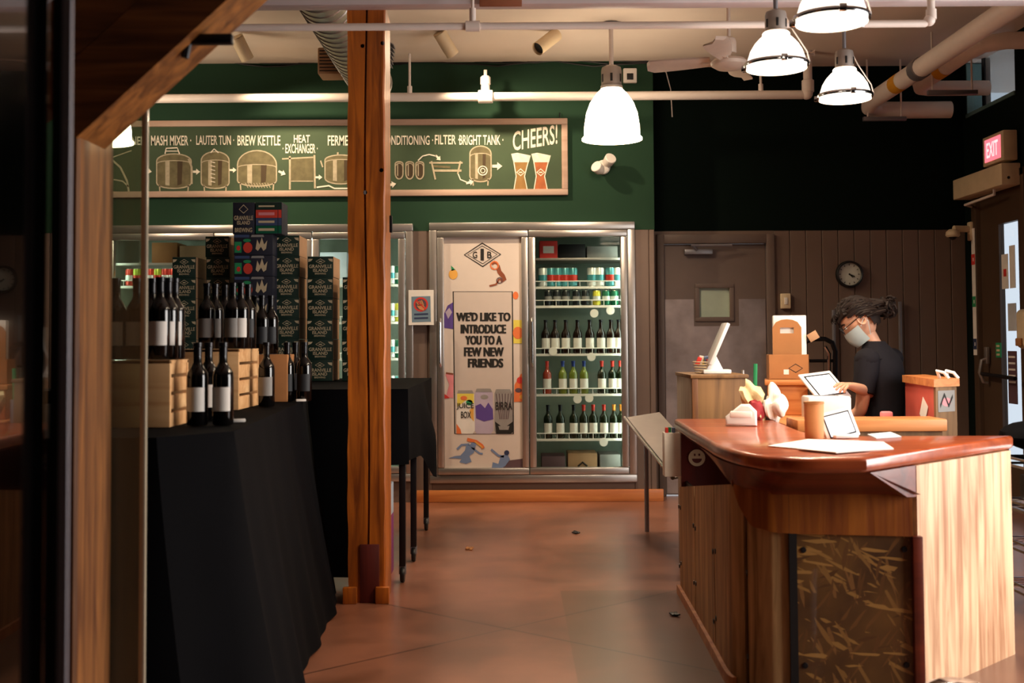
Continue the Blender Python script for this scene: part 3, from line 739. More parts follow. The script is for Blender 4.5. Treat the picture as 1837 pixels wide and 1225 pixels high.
# ceiling fan
fc = at(1308, 112, 7.5); fn = thing('ceiling_fan', 'white four-blade ceiling fan hanging beside the pendant lamps', 'fan', fc)
hub = MB('fan_white'); hub.lathe([(.02, -.045), (.08, -.042), (.115, -.02), (.12, 0), (.10, .02), (.05, .03)], 28); hub.build('hub', parent=fn)
mt = MB('fan_white'); mt.lathe([(.045, .06), (.048, .065), (.048, .13), (.04, .155), (.02, .165)], 20); mt.build('motor_housing', parent=fn)
rd = MB('fan_white'); rd.tube([(0, 0, .02), (0, 0, ZC - fc.z)], .013, 10); rd.lathe([(.02, ZC - fc.z - .06), (.06, ZC - fc.z - .03), (.065, ZC - fc.z)], 20); rd.build('down_rod', parent=fn)
def blade():
    mb = MB('fan_white'); rows = []
    for i in range(15):
        t_ = i / 14; x = .12 + .42 * t_; w = .05 + .055 * math.sin(PI * min(1, t_ * 1.1) * .5) if t_ < .9 else .105 * math.sqrt(max(0.02, 1 - ((t_ - .9) / .1) ** 2))
        rows.append([(x, -w * .75, .012 - .02), (x, -w*.2, .004), (x, w * .5, .018), (x, w * .75, .02 + .012)])
    mb.grid(rows); mb.grid([[(p[0], p[1], p[2] + .007) for p in r] for r in rows]); mb.box((.12, 0, .004), (.10, .03, .012), .003); return mb
b0 = blade().build('blade', parent=fn); b0.rotation_euler = (0, 0, R(160))
for k in range(1, 4):
    c = b0.copy(); COL.objects.link(c); c.parent = fn; c.rotation_euler = (0, 0, R(160 + 90 * k))

# cylinder spotlights
def spot(px0, py0, px1, py1, Y, label, dy=.10, pw=110):
    a = at(px0, py0, Y); b = at(px1, py1, Y + dy); o = thing('spotlight', label, 'spotlight', group='cylinder ceiling spotlights')
    d = (b - a).normalized(); m = MB('ivory_plastic'); m.tube([a, b], .052, 20, cap=False); m.tube([a, a + d * .006], .052, 20); m.build('housing', parent=o)
    k = MB('black_plastic'); k.tube([b - d * .03, b - d * .028], .05, 20); k.build('aperture', parent=o)
    s_ = MB('white_pipe'); mid = a + d * .05; s_.tube([mid, (mid.x, mid.y + .02, ZC)], .012, 8); s_.build('stem', parent=o)
    l = bpy.data.lights.new('spot_bulb', 'SPOT'); l.energy = pw * .7; l.color = (1, .78, .52); l.spot_size = R(110); l.spot_blend = .9; l.shadow_soft_size = .04
    lo = bpy.data.objects.new('spot_bulb', l); COL.objects.link(lo); lo.parent = o; lo.location = b + d * .01; lo.rotation_euler = d.to_track_quat('-Z', 'Y').to_euler()
    return o
spot(424, 66, 444, 106, 8.9, 'ivory cylinder spotlight beside the brown diagonal brace')
spot(788, 58, 812, 98, 8.9, 'ivory cylinder spotlight just beyond the orange timber post')
spot(998, 62, 964, 88, 8.9, 'ivory cylinder spotlight with its dark opening showing, above the end of the chalkboard', -.12, 60)
# emergency light, sensor box, camera, exit sign, operator
em = thing('emergency_light', 'white twin-head emergency light on the green wall beside the chalkboard', 'emergency light', at(1082, 300, YB - .02))
eb = MB('white_paint'); eb.lathe([(.06, -.02), (.06, .02), (.05, .03)], 20, Matrix.Rotation(PI/2, 4, 'X')); eb.build('base', parent=em)
for sx, sz in ((.045, .045), (-.05, -.02)):
    h = MB('white_paint'); h.lathe([(.025, -.06), (.045, -.03), (.05, .03), (.045, .035)], 18, Matrix.Translation((sx, -.09, sz)) @ Matrix.Rotation(R(60), 4, 'X') @ Matrix.Rotation(R(20 if sx > 0 else -35), 4, 'Y')); h.build('lamp_head', parent=em)
sb = thing('sensor_box', 'small white wall box with a dark centre near the ceiling', 'sensor box', at(1130, 136, YB - .02))
MB('white_paint').box((0, 0, 0), (.115, .04, .125), .008).build('housing', parent=sb); MB('black_plastic').box((0, -.02, -.01), (.055, .006, .055), .003).build('sensor_window', parent=sb)
sc_ = thing('security_camera', 'beige security camera on the brown panelling near the entrance door', 'camera', (XR - .02, 9.98, at(1725, 415, 9.98).z))
MB('ivory_plastic').box((-.0, 0, 0), (.05, .07, .16), .01).build('wall_mount', parent=sc_); cmb = MB('ivory_plastic'); cmb.tube([(0, 0, .02), (-.16, -.03, .02)], .028, 12); cmb.lathe([(.03, -.02), (.055, .0), (.06, .03), (.05, .045)], 18, Matrix.Translation((-.17, -.03, -.005)) @ Matrix.Rotation(PI, 4, 'X')); cmb.build('camera_arm', parent=sc_)
MB('black_plastic').ball((-.17, -.03, -.04), .035).build('lens_dome', parent=sc_)
ex = thing('exit_sign', 'lit exit sign with a red panel above the entrance door', 'exit sign', (XR - .08, 9.22, 2.84))
exl = ex.location; eh = .235
MB('ivory_plastic').box((-.0, 0.0, 0), (.11, .40, eh), .008).build('housing', parent=ex)
MB('exit_red').span((-.060, -.15, -eh * .38), (-.054, .15, eh * .38)).build('lit_panel', parent=ex)
exm = MB('exit_letter'); put_text(exm, 'EXIT', (-.0615, .11, -.06), (0, -.22, 0), (0, 0, .12)); exm.build('lettering', parent=ex)
op = thing('door_operator', 'long beige door operator box mounted over the entrance door', 'door operator', (XR - .08, 9.52, 2.615))
MB('ivory_plastic').box((0, 0, 0), (.15, 1.0, .17), .008).build('housing', parent=op)
MB('black_plastic').lathe([(.0, -.004), (.012, -.003), (.012, 0)], 12, Matrix.Translation((-.02, -.5, -.03)) @ Matrix.Rotation(PI/2, 4, 'X')).build('key_switch', parent=op)
MB('white_pipe').tube([(-.03, -.25, -.09), (-.03, -.25, -.13), (-.05, .3, -.15), (.05, .42, -.15)], .012, 8).build('swing_arm', parent=op)
# height strip
st = thing('height_strip', 'white height measuring strip with coloured marks on the entrance door jamb', 'measuring strip', (XR - .024, 9.93, 0))
sz1, sz0 = atx(1745, 410, XR - .02).z, atx(1753, 637, XR - .02).z
MB('label_white').span((-.004, -.036, sz0), (0, .036, sz1)).build('strip', parent=st)
hm = MB('ink_red')
for py, m in ((465, 'ink_red'), (541, 'ink_green'), (617, 'ink_navy')):
    z = atx(1750, py, XR - .02).z; hm.mat(m); hm.span((-.006, -.036, z + .015), (-.004, .036, z + .045)); hm.span((-.006, -.036, z - .045), (-.004, .036, z - .015)); hm.span((-.006, .012, z - .015), (-.004, .036, z + .015)); hm.span((-.006, -.036, z - .015), (-.004, -.012, z + .015))
hm.build('colour_mark', parent=st)
pc2 = atx(1782, 628, XR - .02); tg2 = MB('ink_green'); tg2.span((XR + .012, pc2.y - .07, pc2.z - .06), (XR + .018, pc2.y + .03, pc2.z + .06)); tg2.mat('print_cream'); 
for i in range(3): tg2.span((XR + .009, pc2.y - .05, pc2.z - .045 + i * .035), (XR + .0125, pc2.y + .01, pc2.z - .028 + i * .035))
tag(tg2.build('door_sticker'), 'small green sticker with pale bars on the entrance door stile', 'sticker')
sd = atx(1832, 590, XR - .06); sn = thing('sanitiser_dispenser', 'pale round dispenser fixed by the entrance door glass', 'dispenser', sd)
MB('ivory_plastic').box((.02, -.06, 0), (.12, .16, .30), .04, seg=4).build('housing', parent=sn); MB('kraft').box((-.045, -.06, -.10), (.02, .1, .06), .008).build('nozzle_guard', parent=sn)
# clock
ck = thing('wall_clock', 'round white wall clock with a black rim on the brown panelling', 'clock', at(1523, 492, YR - .005))
RX = Matrix.Rotation(PI/2, 4, 'X')
MB('black_plastic').lathe([(.098, .03), (.105, .036), (.115, .032), (.119, .015), (.119, 0), (.095, 0)], 40, RX, cap=False).build('rim', parent=ck)
MB('clock_face').lathe([(.0001, .012), (.10, .012)], 40, RX, cap=False).build('dial', parent=ck)
nm = MB('ink')
for h in range(12):
    a = 2 * PI * h / 12; nm.box((.082 * math.sin(a), -.0135, .082 * math.cos(a)), (.006, .002, .014), rot=Euler((0, a, 0)))
nm.build('hour_marks', parent=ck)
hb = MB('ink'); hb.tube([(0, -.016, 0), (.045, -.016, -.022)], .005, 6); hb.tube([(0, -.017, 0), (.028, -.017, -.028)], .0035, 6); hb.ball((0, -.016, 0), .008); hb.build('clock_hands', parent=ck)
MB('pane_clear').lathe([(.0001, .026), (.10, .026)], 40, RX, cap=False).build('glass', parent=ck)
sw = thing('light_switch', 'beige wall switch box beside the service door', 'switch', at(1409, 540, YR - .02))
MB('ivory_plastic').box((0, 0, 0), (.085, .04, .13), .006).build('box', parent=sw); MB('white_paint').box((.0, -.022, 0), (.03, .008, .06), .003).build('rocker', parent=sw)
for k, (px, y0, y1) in enumerate(((1495, 556, 662), (1614, 541, 640))):
    a = at(px, y0, YR - .03); b = at(px + 3, y1, YR - .03); o = MB('grey_metal'); o.span((a.x - .012, YR - .045, 0.02), (a.x + .012, YR - .015, a.z), .003)
    tag(o.build('metal_upright'), ['slim grey metal upright on the wall by the black tube frame', 'slim grey metal upright on the wall just behind the person'][k], 'upright', 'slim metal uprights on the panelling')

# ================================================================== CHALKBOARD
cbx = thing('chalkboard', 'long green chalkboard showing the brewing steps in chalk', 'chalkboard')
YCB = YB - .03
c0 = at(150, 355, YCB); c1 = at(1018, 212, YCB); fw = .052
MB('chalkboard_green').span((c0.x + .02, YCB + .008, c0.z + .02), (c1.x - .02, YB - .002, c1.z - .02)).build('board', parent=cbx)
fm = MB('chalk_frame')
fm.span((c0.x, YCB - .01, c0.z), (c1.x, YB - .002, c0.z + fw), .006); fm.span((c0.x, YCB - .01, c1.z - fw), (c1.x, YB - .002, c1.z), .006)
fm.span((c1.x - fw, YCB - .01, c0.z + fw), (c1.x, YB - .002, c1.z - fw), .006); fm.span((c0.x, YCB - .01, c0.z + fw), (c0.x + fw, YB - .002, c1.z - fw), .006)
fm.build('frame', parent=cbx)
def on_board(x, y, k): return at(x, y, YCB + .008 - .0015 * k)
txt = MB('chalk'); A = Art(txt, on_board)
for body, x0, y0, x1, y1 in (('NER ·', 236, 245, 266, 260), ('MASH MIXER ·', 271, 243, 343, 261), ('LAUTER TUN ·', 352, 243, 420, 260), ('BREW KETTLE', 426, 243, 503, 261), ('HEAT', 527, 242, 556, 256), ('· EXCHANGER ·', 507, 258, 570, 275), ('FERMENTER ·', 588, 243, 664, 261), ('CONDITIONING ·', 684, 243, 777, 260), ('FILTER ·', 780, 242, 824, 259), ('BRIGHT TANK ·', 824, 242, 903, 260)):
    A.text(body, x0, y0, x1, y1, 'chalk', 3)
A.text('CHEERS!', 920, 236, 1000, 271, 'chalk', 3, slope=13)
txt.build('chalk_lettering', parent=cbx, smooth=False)
dr = MB('chalk'); A = Art(dr, on_board)
def tank(x0, x1, y0, y1, dome, mat='chalk_dim', fill='chalk_shade', legs=True):
    cx = (x0 + x1) / 2; w = (x1 - x0) / 2
    out = [(x0, y1 - 10), (x0, y0 + dome)] + arc((cx, y0 + dome), w, dome, 180, 360, 14)[1:-1] + [(x1, y0 + dome), (x1, y1 - 10)] + arc((cx, y1 - 10), w, 10, 0, 180, 10)[1:-1]
    A.poly(out, fill, 1); A.stroke(out, 2.2, mat, 2, closed=True)
    A.stroke(arc((cx, y0 + dome + 4), w - 1, 5, 180, 360, 10), 1.6, mat, 2)
    A.poly([(cx - w * .5, y0 + dome), (cx - w * .25, y0 + dome), (cx - w * .25, y1 - 5), (cx - w * .5, y1 - 6)], 'chalk_dim', 2)
    A.poly([(cx + w * .2, y0 + dome), (cx + w * .5, y0 + dome), (cx + w * .45, y1 - 8), (cx + w * .2, y1 - 5)], 'chalk_dark', 2)
    if legs:
        for xx in (x0 + 5, x1 - 5): A.stroke([(xx, y1 - 6), (xx + (1 if xx < cx else -1), y1 + 7)], 2.4, mat, 2)
tank(281, 343, 276, 338, 13); A.stroke([(296, 276), (298, 266), (318, 265), (322, 276)], 2.2, 'chalk', 3); A.stroke([(297, 271), (320, 271)], 1.6, 'chalk', 3)
A.stroke([(338, 285), (344, 300), (344, 330)], 3.5, 'chalk_dim', 3)
tank(361, 411, 272, 338, 16); A.stroke([(378, 274), (384, 267), (392, 274)], 2, 'chalk', 3)
for i in range(6): A.stroke([(378, 290 + i * 7), (386, 292 + i * 7)], 1.3, 'chalk', 3)
tank(426, 496, 270, 334, 26); 
for i in range(9): A.stroke([(440 + i * 5, 328), (445 + i * 5, 337)], 1.2, 'chalk_dim', 3)
A.poly([(522, 283), (562, 283), (562, 325), (522, 325)], 'chalk_shade', 1)
A.stroke([(506, 285), (562, 282)], 2.5, 'chalk_dim', 2); A.stroke([(520, 280), (520, 340)], 3.4, 'chalk_dim', 2); A.stroke([(564, 278), (565, 338)], 3.4, 'chalk_dim', 2); A.stroke([(522, 325), (562, 325)], 1.8, 'chalk_dim', 2)
tank(583, 640, 278, 330, 9, legs=False); A.stroke([(606, 279), (606, 273)], 3, 'chalk_dim', 3); A.stroke([(568, 336), (590, 333), (600, 338), (640, 338)], 2.6, 'chalk', 3); A.stroke([(575, 288), (579, 300)], 2.5, 'chalk_dim', 3)
for x in (709, 728, 746): tank(x, x + 14, 290, 321, 4, 'chalk_dim', 'chalk_dark', False)
A.stroke([(770, 292), (830, 292)], 3, 'chalk_dim', 2); A.stroke([(778, 306), (828, 306)], 4, 'chalk_dim', 2); A.stroke([(776, 298), (808, 300)], 4, 'chalk_shade', 2); A.stroke([(774, 289), (781, 322)], 3, 'chalk_dim', 3); A.stroke([(826, 289), (821, 312)], 3, 'chalk_dim', 3)
tank(843, 881, 262, 326, 14); A.stroke(arc((866, 306), 8, 8, 0, 360, 16), 1.8, 'chalk', 3); A.stroke(arc((866, 306), 4, 4, 0, 360, 12), 1.4, 'chalk', 3)
def arrow(x, y, s=1.0, ang=0.0):
    ca, sa = math.cos(R(ang)), math.sin(R(ang)); f = lambda p: (x + s * (p[0]*ca - p[1]*sa), y + s * (p[0]*sa + p[1]*ca))
    A.poly([f(p) for p in ((-7, -1.8), (0, -2.2), (0, -5.5), (7, 0), (0, 5.5), (0, 2.2), (-7, 1.8))], 'chalk', 3)
for x, y, s, an in ((266, 307, .9, 10), (352, 308, 1, 0), (418, 305, .9, 0), (506, 310, 1, 25), (572, 318, .9, 0), (703, 331, 1.1, -10), (892, 298, 1.3, 0), (786, 283, .9, 45), (843, 327, 1, -15)): arrow(x, y, s, an)
A.stroke([(750, 288), (758, 280), (770, 277), (782, 280)], 2.2, 'chalk', 3); A.stroke([(822, 312), (826, 322), (838, 327)], 2, 'chalk', 3)
A.stroke([(200, 286), (216, 300), (228, 325), (231, 344)], 3.5, 'chalk_dim', 2); A.stroke([(204, 322), (220, 325), (231, 335)], 2.5, 'chalk_dim', 2); A.stroke([(202, 282), (236, 270)], 2, 'chalk_dim', 2)
for x0, fl_ in ((918, 'chalk_beer'), (954, 'chalk_amber')):
    A.poly([(x0 + 3, 290), (x0 + 31, 290), (x0 + 23, 316), (x0 + 29, 340), (x0 + 5, 342), (x0 + 8, 316)], fl_, 1)
    A.poly([(x0 - 1, 276), (x0 + 10, 274), (x0 + 34, 279), (x0 + 31, 291), (x0 + 3, 291)], 'chalk', 2)
    A.stroke([(x0 + 2, 280), (x0 + 8, 316), (x0 + 4, 340), (x0 + 14, 344), (x0 + 28, 341), (x0 + 23, 316), (x0 + 32, 281)], 1.8, 'chalk', 3)
    A.stroke([(x0 + 9, 309), (x0 + 16, 303), (x0 + 23, 309), (x0 + 16, 315)], 2, 'chalk', 3, closed=True); A.stroke([(x0 + 13, 309), (x0 + 19, 309)], 2, 'chalk', 3)
dr.build('chalk_drawing', parent=cbx, smooth=False)
hk = MB('black_metal'); p = at(1004, 203, YB); hk.tube([p, p + Vector((0, -.02, 0)), p + Vector((0, -.02, -.04))], .004, 6); tag(hk.build('picture_hook'), 'small dark hook in the wall above the chalkboard corner', 'hook')

# ================================================================== COOLERS
def cooler(ox, doors, label, name, rows_z, tubes):
    """ox=(x0,x1,z0,z1) opening; doors=list of (x0,x1)"""
    x0, x1, z0, z1 = ox; o = thing(name, label, 'cooler')
    f = MB('alu'); yo = YB - .035; t_ = .045
    f.span((x0 - .02, yo, z0 - .02), (x1 + .02, YB + .04, z0 + t_), .008); f.span((x0 - .02, yo, z1 - t_), (x1 + .02, YB + .04, z1 + .02), .008)
    f.span((x0 - .02, yo, z0 + t_), (x0 + t_, YB + .04, z1 - t_), .008); f.span((x1 - t_, yo, z0 + t_), (x1 + .02, YB + .04, z1 - t_), .008)
    f.build('frame', parent=o)
    c = MB('cooler_white'); yb = YB + .95
    c.span((x0, yb, z0), (x1, yb + .02, z1)); c.span((x0 - .02, YB + .04, z0), (x0, yb, z1)); c.span((x1, YB + .04, z0), (x1 + .02, yb, z1)); c.span((x0, YB + .04, z0 - .02), (x1, yb, z0)); c.span((x0, YB + .04, z1), (x1, yb, z1 + .02))
    c.build('cabinet', parent=o, smooth=False)
    for (a, b) in doors:
        zl, zh = z0 + t_ + .004, z1 - t_ - .004
        d = MB('alu'); w = .058
        d.span((a, yo - .012, zl), (b, YB + .02, zl + w), .01); d.span((a, yo - .012, zh - w), (b, YB + .02, zh), .01); d.span((a, yo - .012, zl + w), (a + w, YB + .02, zh - w), .01); d.span((b - w, yo - .012, zl + w), (b, YB + .02, zh - w), .01)
        dd = d.build('door', parent=o)
        MB('pane_clear').span((a + w, YB - .004, zl + w), (b - w, YB + .004, zh - w)).build('pane', parent=dd)
        h = MB('chrome'); zm = (zl + zh) / 2 + .08; hx = a + w * .45
        h.tube([(hx, yo - .012, zm - .2), (hx, yo - .05, zm - .17), (hx, yo - .05, zm + .17), (hx, yo - .012, zm + .2)], .01, 8); h.build('handle', parent=dd)
    for tx in tubes: MB('cooler_tube').tube([(tx, YB + .07, z0 + .1), (tx, YB + .07, z1 - .1)], .012, 10).build('light_tube', parent=o)
    for z in rows_z:
        s_ = MB('white_paint'); n = int((x1 - x0) / .035)
        for i in range(n + 1): s_.tube([(x0 + .03 + (x1 - x0 - .06) * i / n, YB + .13, z - .004), (x0 + .03 + (x1 - x0 - .06) * i / n, YB + .62, z - .004)], .003, 4)
        s_.span((x0 + .02, YB + .125, z - .02), (x1 - .02, YB + .137, z + .0)); s_.tube([(x0 + .02, YB + .128, z + .045), (x1 - .02, YB + .128, z + .045)], .005, 6)
        for i in range(0, n + 1, 3): s_.tube([(x0 + .03 + (x1 - x0 - .06) * i / n, YB + .128, z), (x0 + .03 + (x1 - x0 - .06) * i / n, YB + .128, z + .045)], .0025, 4)
        s_.build('shelf', parent=o)
    return o
YF = YB + .16
def zrow(py): return at(1040, py, YF).z
RZ = [zrow(514), zrow(548), zrow(634), zrow(706), zrow(786)]
dm_ = at(948.5, 600, YB).x
CR = cooler(OR, [(OR[0] + .047, dm_ - .002), (dm_ + .002, OR[1] - .047)], 'two-door glass cooler with a poster on one door and bottles behind the other', 'glass_door_cooler', RZ, [OR[1] - .04])
RZL = [zrow(508), zrow(575), zrow(640), zrow(705), zrow(780)]
e1, e2 = at(385, 600, YB).x, at(561, 600, YB).x
CLf = cooler(OL, [(OL[0] + .047, e1 - .002), (e1 + .002, e2 - .002), (e2 + .002, OL[1] - .047)], 'wide three-door glass cooler half hidden behind the stacked cartons', 'glass_door_cooler', RZL, [OL[0] + .04, e2, OL[1] - .035])

# -------- bottles and cans
def bottle(kind, body, cap, lab, h=.30, r=.038):
    if kind == 'wine': prof = [(.0001, 0), (r * .9, 0), (r, .006), (r, h * .58), (r * .93, h * .64), (r * .6, h * .71), (r * .40, h * .76), (r * .37, h * .95), (r * .42, h * .955), (r * .42, h * .995), (.0001, h)]
    elif kind == 'slim': prof = [(.0001, 0), (r * .9, 0), (r, .006), (r, h * .50), (r * .9, h * .58), (r * .62, h * .70), (r * .42, h * .80), (r * .37, h * .96), (r * .42, h * .965), (r * .42, h * .995), (.0001, h)]
    else: prof = [(.0001, 0), (r * .9, 0), (r, .006), (r, h * .55), (r * .9, h * .62), (r * .5, h * .72), (r * .40, h * .80), (r * .38, h * .95), (r * .44, h * .955), (r * .44, h * .995), (.0001, h)]
    o = MB(body).lathe(prof, 20).build('wine_bottle' if kind != 'beer' else 'beer_bottle')
    if cap: MB(cap).lathe([(r * .39, h * (.78 if kind != 'beer' else .93)), (r * .40, h * .945), (r * .45, h * .95), (r * .45, h * 1.0), (.0001, h * 1.003)], 16).build('capsule', parent=o)
    if lab:
        l = MB(lab); n = 14; rows = []
        for z in (h * .17, h * .46): rows.append([((r + .0006) * math.cos(R(-90 + 65 * (2*i/n - 1))), (r + .0006) * math.sin(R(-90 + 65 * (2*i/n - 1))), z) for i in range(n + 1)])
        l.grid(rows)
        ll = l.build('label', parent=o)
    return o
def can(m, h=.122, r=.033, m2=None):
    o = MB(m).lathe([(.0001, .004), (r * .8, .0), (r, .008), (r, h - .012), (r * .86, h - .002)], 18, cap=False).build('beer_can')
    MB('alu').lathe([(.0001, h - .004), (r * .80, h - .004), (r * .84, h), (r * .87, h - .003)], 18, cap=False).build('lid', parent=o)
    if m2: MB(m2).lathe([(r + .0006, h * .3), (r + .0006, h * .62)], 18, cap=False).build('label', parent=o)
    return o
PROTO = {}
def proto(key, fn):
    if key not in PROTO: PROTO[key] = [fn(), False]
    o, used = PROTO[key]
    if not used: PROTO[key][1] = True; return o
    return copy_tree(o)
def place(key, fn, loc, label, cat, group, rz=0.0):
    o = proto(key, fn); o.location = loc; o.rotation_euler = (0, 0, rz); tag(o, label, cat, group); return o

CK = {'t': ('can_teal', 'can_red', 'teal can with red band'), 'w': ('can_white', 'can_teal', 'white can with teal band'), 'r': ('can_red', 'can_white', 'red can with white band'), 'b': ('can_black', 'label_grey', 'black can with grey band'), 'g': ('can_green', 'can_white', 'green can with white band'), 'y': ('can_yellow', 'can_white', 'yellow can with white band'), 'l': ('can_lime', 'can_red', 'lime can with red band')}
def put_cans(pxs, code, z, Y, where, group, scale=1.0):
    for i, (px, c) in enumerate(zip(pxs, code)):
        m, m2, d = CK[c]; p = at(px, 600, Y)
        o = place('can' + c, lambda: can(m, m2=m2), (p.x, Y, z), f'{d}, {ORD[i]} from the poster on the {where}', 'can', group)
        o.scale = (scale,) * 3
YS = YB + .17
put_cans([975, 989, 1001, 1014, 1028, 1063, 1076, 1096, 1108], 'wttttwwtw', RZ[0], YS, "cooler's top shelf", 'cans on the top cooler shelf', 1.32)
put_cans([984, 1000, 1016, 1035, 1051, 1071, 1088, 1103], 'bbbbbygg', RZ[1], YS, "cooler's second shelf", 'cans on the second cooler shelf', 1.05)
BK = {'a': ('beer', 'bottle_amber', 'capsule_black', 'label_white', 'pale-labelled beer bottle'), 'r': ('wine', 'bottle_rose', 'capsule_red', 'label_white', 'red-capped rose bottle'),
      'o': ('wine', 'bottle_olive', 'capsule_blue', 'label_white', 'blue-capped pale bottle'), 'd': ('wine', 'bottle_green', 'capsule_red', 'label_white', 'red-capped dark bottle'),
      'k': ('wine', 'bottle_green', 'capsule_black', 'label_white', 'black-capped dark bottle'), 'g': ('wine', 'bottle_green', 'capsule_orange', 'label_white', 'orange-capped dark bottle')}
def put_bottles(pxs, code, z, Y, where, group, hs=1.0):
    for i, (px, c) in enumerate(zip(pxs, code)):
        kd, b_, c_, l_, d = BK[c]; p = at(px, 600, Y)
        o = place('bot' + c, lambda: bottle(kd, b_, c_, l_), (p.x, Y, z), f'{d}, {ORD[i]} from the poster on the {where}', 'bottle', group)
        o.scale = (1, 1, hs) if kd == 'wine' else (1.05, 1.05, hs)
put_bottles([979, 996, 1015, 1036, 1058, 1078, 1096, 1110], 'aaaaaaaa', RZ[2], YS, "cooler's third shelf", 'beer bottles on the third cooler shelf', .96)
put_bottles([981, 1009, 1028, 1047, 1079, 1098, 1112], 'rooodddd'[:7], RZ[3], YS, "cooler's fourth shelf", 'wine bottles on the fourth cooler shelf', .93)
put_bottles([982, 1004, 1028, 1046, 1063, 1082, 1100, 1113], 'kkkdddgg', RZ[4], YS, "cooler's lowest shelf", 'wine bottles on the lowest cooler shelf', .95)
# price discs clipped on the shelf edges
for k, (px, py) in enumerate(((1066, 562), (1061, 640), (992, 630), (1036, 716), (1057, 714), (1083, 793), (1095, 557))):
    p = at(px, py, YB + .115); m = MB('label_white'); m.lathe([(.0001, .004), (.036, .004), (.036, 0), (.0001, 0)], 18, Matrix.Rotation(PI/2, 4, 'X')); o = m.build('price_disc'); o.location = p
    tag(o, 'round white price disc ' + ['under the bottles of the second shelf edge', 'hanging at the middle of the third shelf edge', 'near the poster end of the third shelf edge', 'beside another disc below the fourth shelf edge', 'larger of the pair below the fourth shelf edge', 'at the lowest shelf edge', 'near the hinge end of the second shelf edge'][k], 'price disc', 'price discs on the cooler shelves')
# top and bottom stock in the two-door cooler
def carton(name, label, a, b, Y, d, mat, group=None, extra=None):
    c0_, c1_ = at(a[0], b[1], Y), at(b[0], a[1], Y); o = thing(name, label, 'carton', ((c0_.x + c1_.x) / 2, Y, c0_.z), group=group)
    w, h = c1_.x - c0_.x, c1_.z - c0_.z
    MB(mat).span((-w/2, 0, 0), (w/2, d, h), .004).build('box', parent=o)
    if extra: extra(o, w, h)
    return o
zt_ = OR[2] + .0
def bandx(m):
    def f(o, w, h): MB(m).span((-w * .3, -.003, h * .3), (w * .3, 0, h * .7)).build('printed_panel', parent=o)
    return f
def chevron(o, w, h):
    q = MB('ink'); q.tube([(-w*.16, -.004, h*.45), (0, -.004, h*.62), (w*.16, -.004, h*.45)], .008, 4); q.build('printed_chevron', parent=o)
for a, b, lab, mt_, ex_ in (((1019, 795), (1071, 838), 'kraft carton with a dark chevron on the floor of the two-door cooler', 'kraft_pale', chevron), ((972, 800), (1014, 838), 'plain dark carton beside the chevron carton in the cooler', 'ink_plum', None), ((1076, 798), (1113, 838), 'plain grey carton at the hinge end of the cooler floor', 'label_grey', None)):
    o = carton('carton', lab, a, b, YB + .2, .3, mt_, 'cartons on the cooler floor', ex_); o.location.z = OR[2]
TZ = RZ[0] + .245
tsh = MB('alu_dull').span((OR[0] + .75, YB + .14, TZ - .02), (OR[1] - .03, YB + .6, TZ), .002); tsh.build('shelf', parent=CR)
for a, b, lab, mt_ in (((968, 428), (1000, 460), 'red and white pack lying on the uppermost cooler shelf', 'ink_red'), ((1003, 432), (1050, 458), 'dark grey pack on the uppermost cooler shelf', 'black_plastic'), ((1053, 436), (1108, 458), 'grey flat pack at the hinge end of the uppermost cooler shelf', 'label_grey')):
    o = carton('carton', lab, a, b, YB + .2, .25, mt_, 'packs on the uppermost cooler shelf', bandx('label_white') if mt_ == 'ink_red' else None); o.location.z = TZ
# stock of the three-door cooler
for i, px in enumerate((233, 246, 270, 283, 297, 309)):
    c = 'rlrlrr'[i]; m, m2, d = CK[c]; p = at(px, 600, YS)
    o = place('can' + c, lambda: can(m, m2=m2), (p.x, YS, RZL[0]), f'{d}, {ORD[i]} of six from the braced post in the three-door cooler', 'can', 'cans on the top shelf of the three-door cooler'); o.scale = (1.2,) * 3
for a, b, lab, mt_ in (((272, 432), (318, 470), 'brown carton above the red cans in the three-door cooler', 'kraft'), ((322, 430), (375, 462), 'tan carton beside the brown one at the top of the three-door cooler', 'kraft_pale'), ((572, 440), (622, 500), 'pale green carton at the top of the third cooler door', 'paper_grey')):
    carton('carton', lab, a, b, YB + .3, .3, mt_, 'cartons in the three-door cooler').location.z = RZL[0] + (.2 if 'red cans' in lab or 'brown one' in lab else 0)
MB('alu_dull').span((OL[0] + .03, YB + .2, RZL[0] + .18), (e1, YB + .65, RZL[0] + .2)).build('shelf', parent=CLf)
n_ = 0
for r_i, z in enumerate(RZL):
    for j, px in enumerate((702, 716)):
        c = 'wgwywgwtwr'[n_]; n_ += 1; m, m2, d = CK[c]; p = at(px, 600, YS)
        o = place('can' + c, lambda: can(m, m2=m2), (p.x, YS, z), f'{d}, {ORD[r_i]} cooler shelf down, {"touching the orange post" if j == 0 else "one off the orange post"}', 'can', 'cans seen beside the orange post'); o.scale = (1.3,) * 3

# poster on the first cooler door
YPO = YB - .012
po = thing('poster', 'tall pale poster introducing new beers on the cooler door', 'poster')
a_, b_ = at(794, 846, YPO), at(945, 422, YPO)
MB('poster_paper').span((a_.x, YPO, a_.z), (b_.x, YPO + .003, b_.z)).build('sheet', parent=po)
def on_poster(x, y, k): return at(x, y, YPO - .0012 * k)
pm_ = MB('poster_panel'); A = Art(pm_, on_poster)
A.poly([(813, 523), (919, 523), (921, 778), (816, 778)], 'poster_panel', 1); A.stroke([(813, 523), (919, 523), (921, 778), (816, 778)], 2.0, 'ink', 2, closed=True)
A.stroke([(833, 457), (865, 436), (898, 456), (866, 478)], 2.2, 'ink', 2, closed=True); A.stroke([(839, 457), (865, 441), (892, 456), (866, 473)], 1.2, 'ink', 2, closed=True)
A.disc((813, 492), 8, 9, 'ink_yellow', 2); A.poly([(810, 486), (809, 476), (817, 484)], 'ink_green', 2)
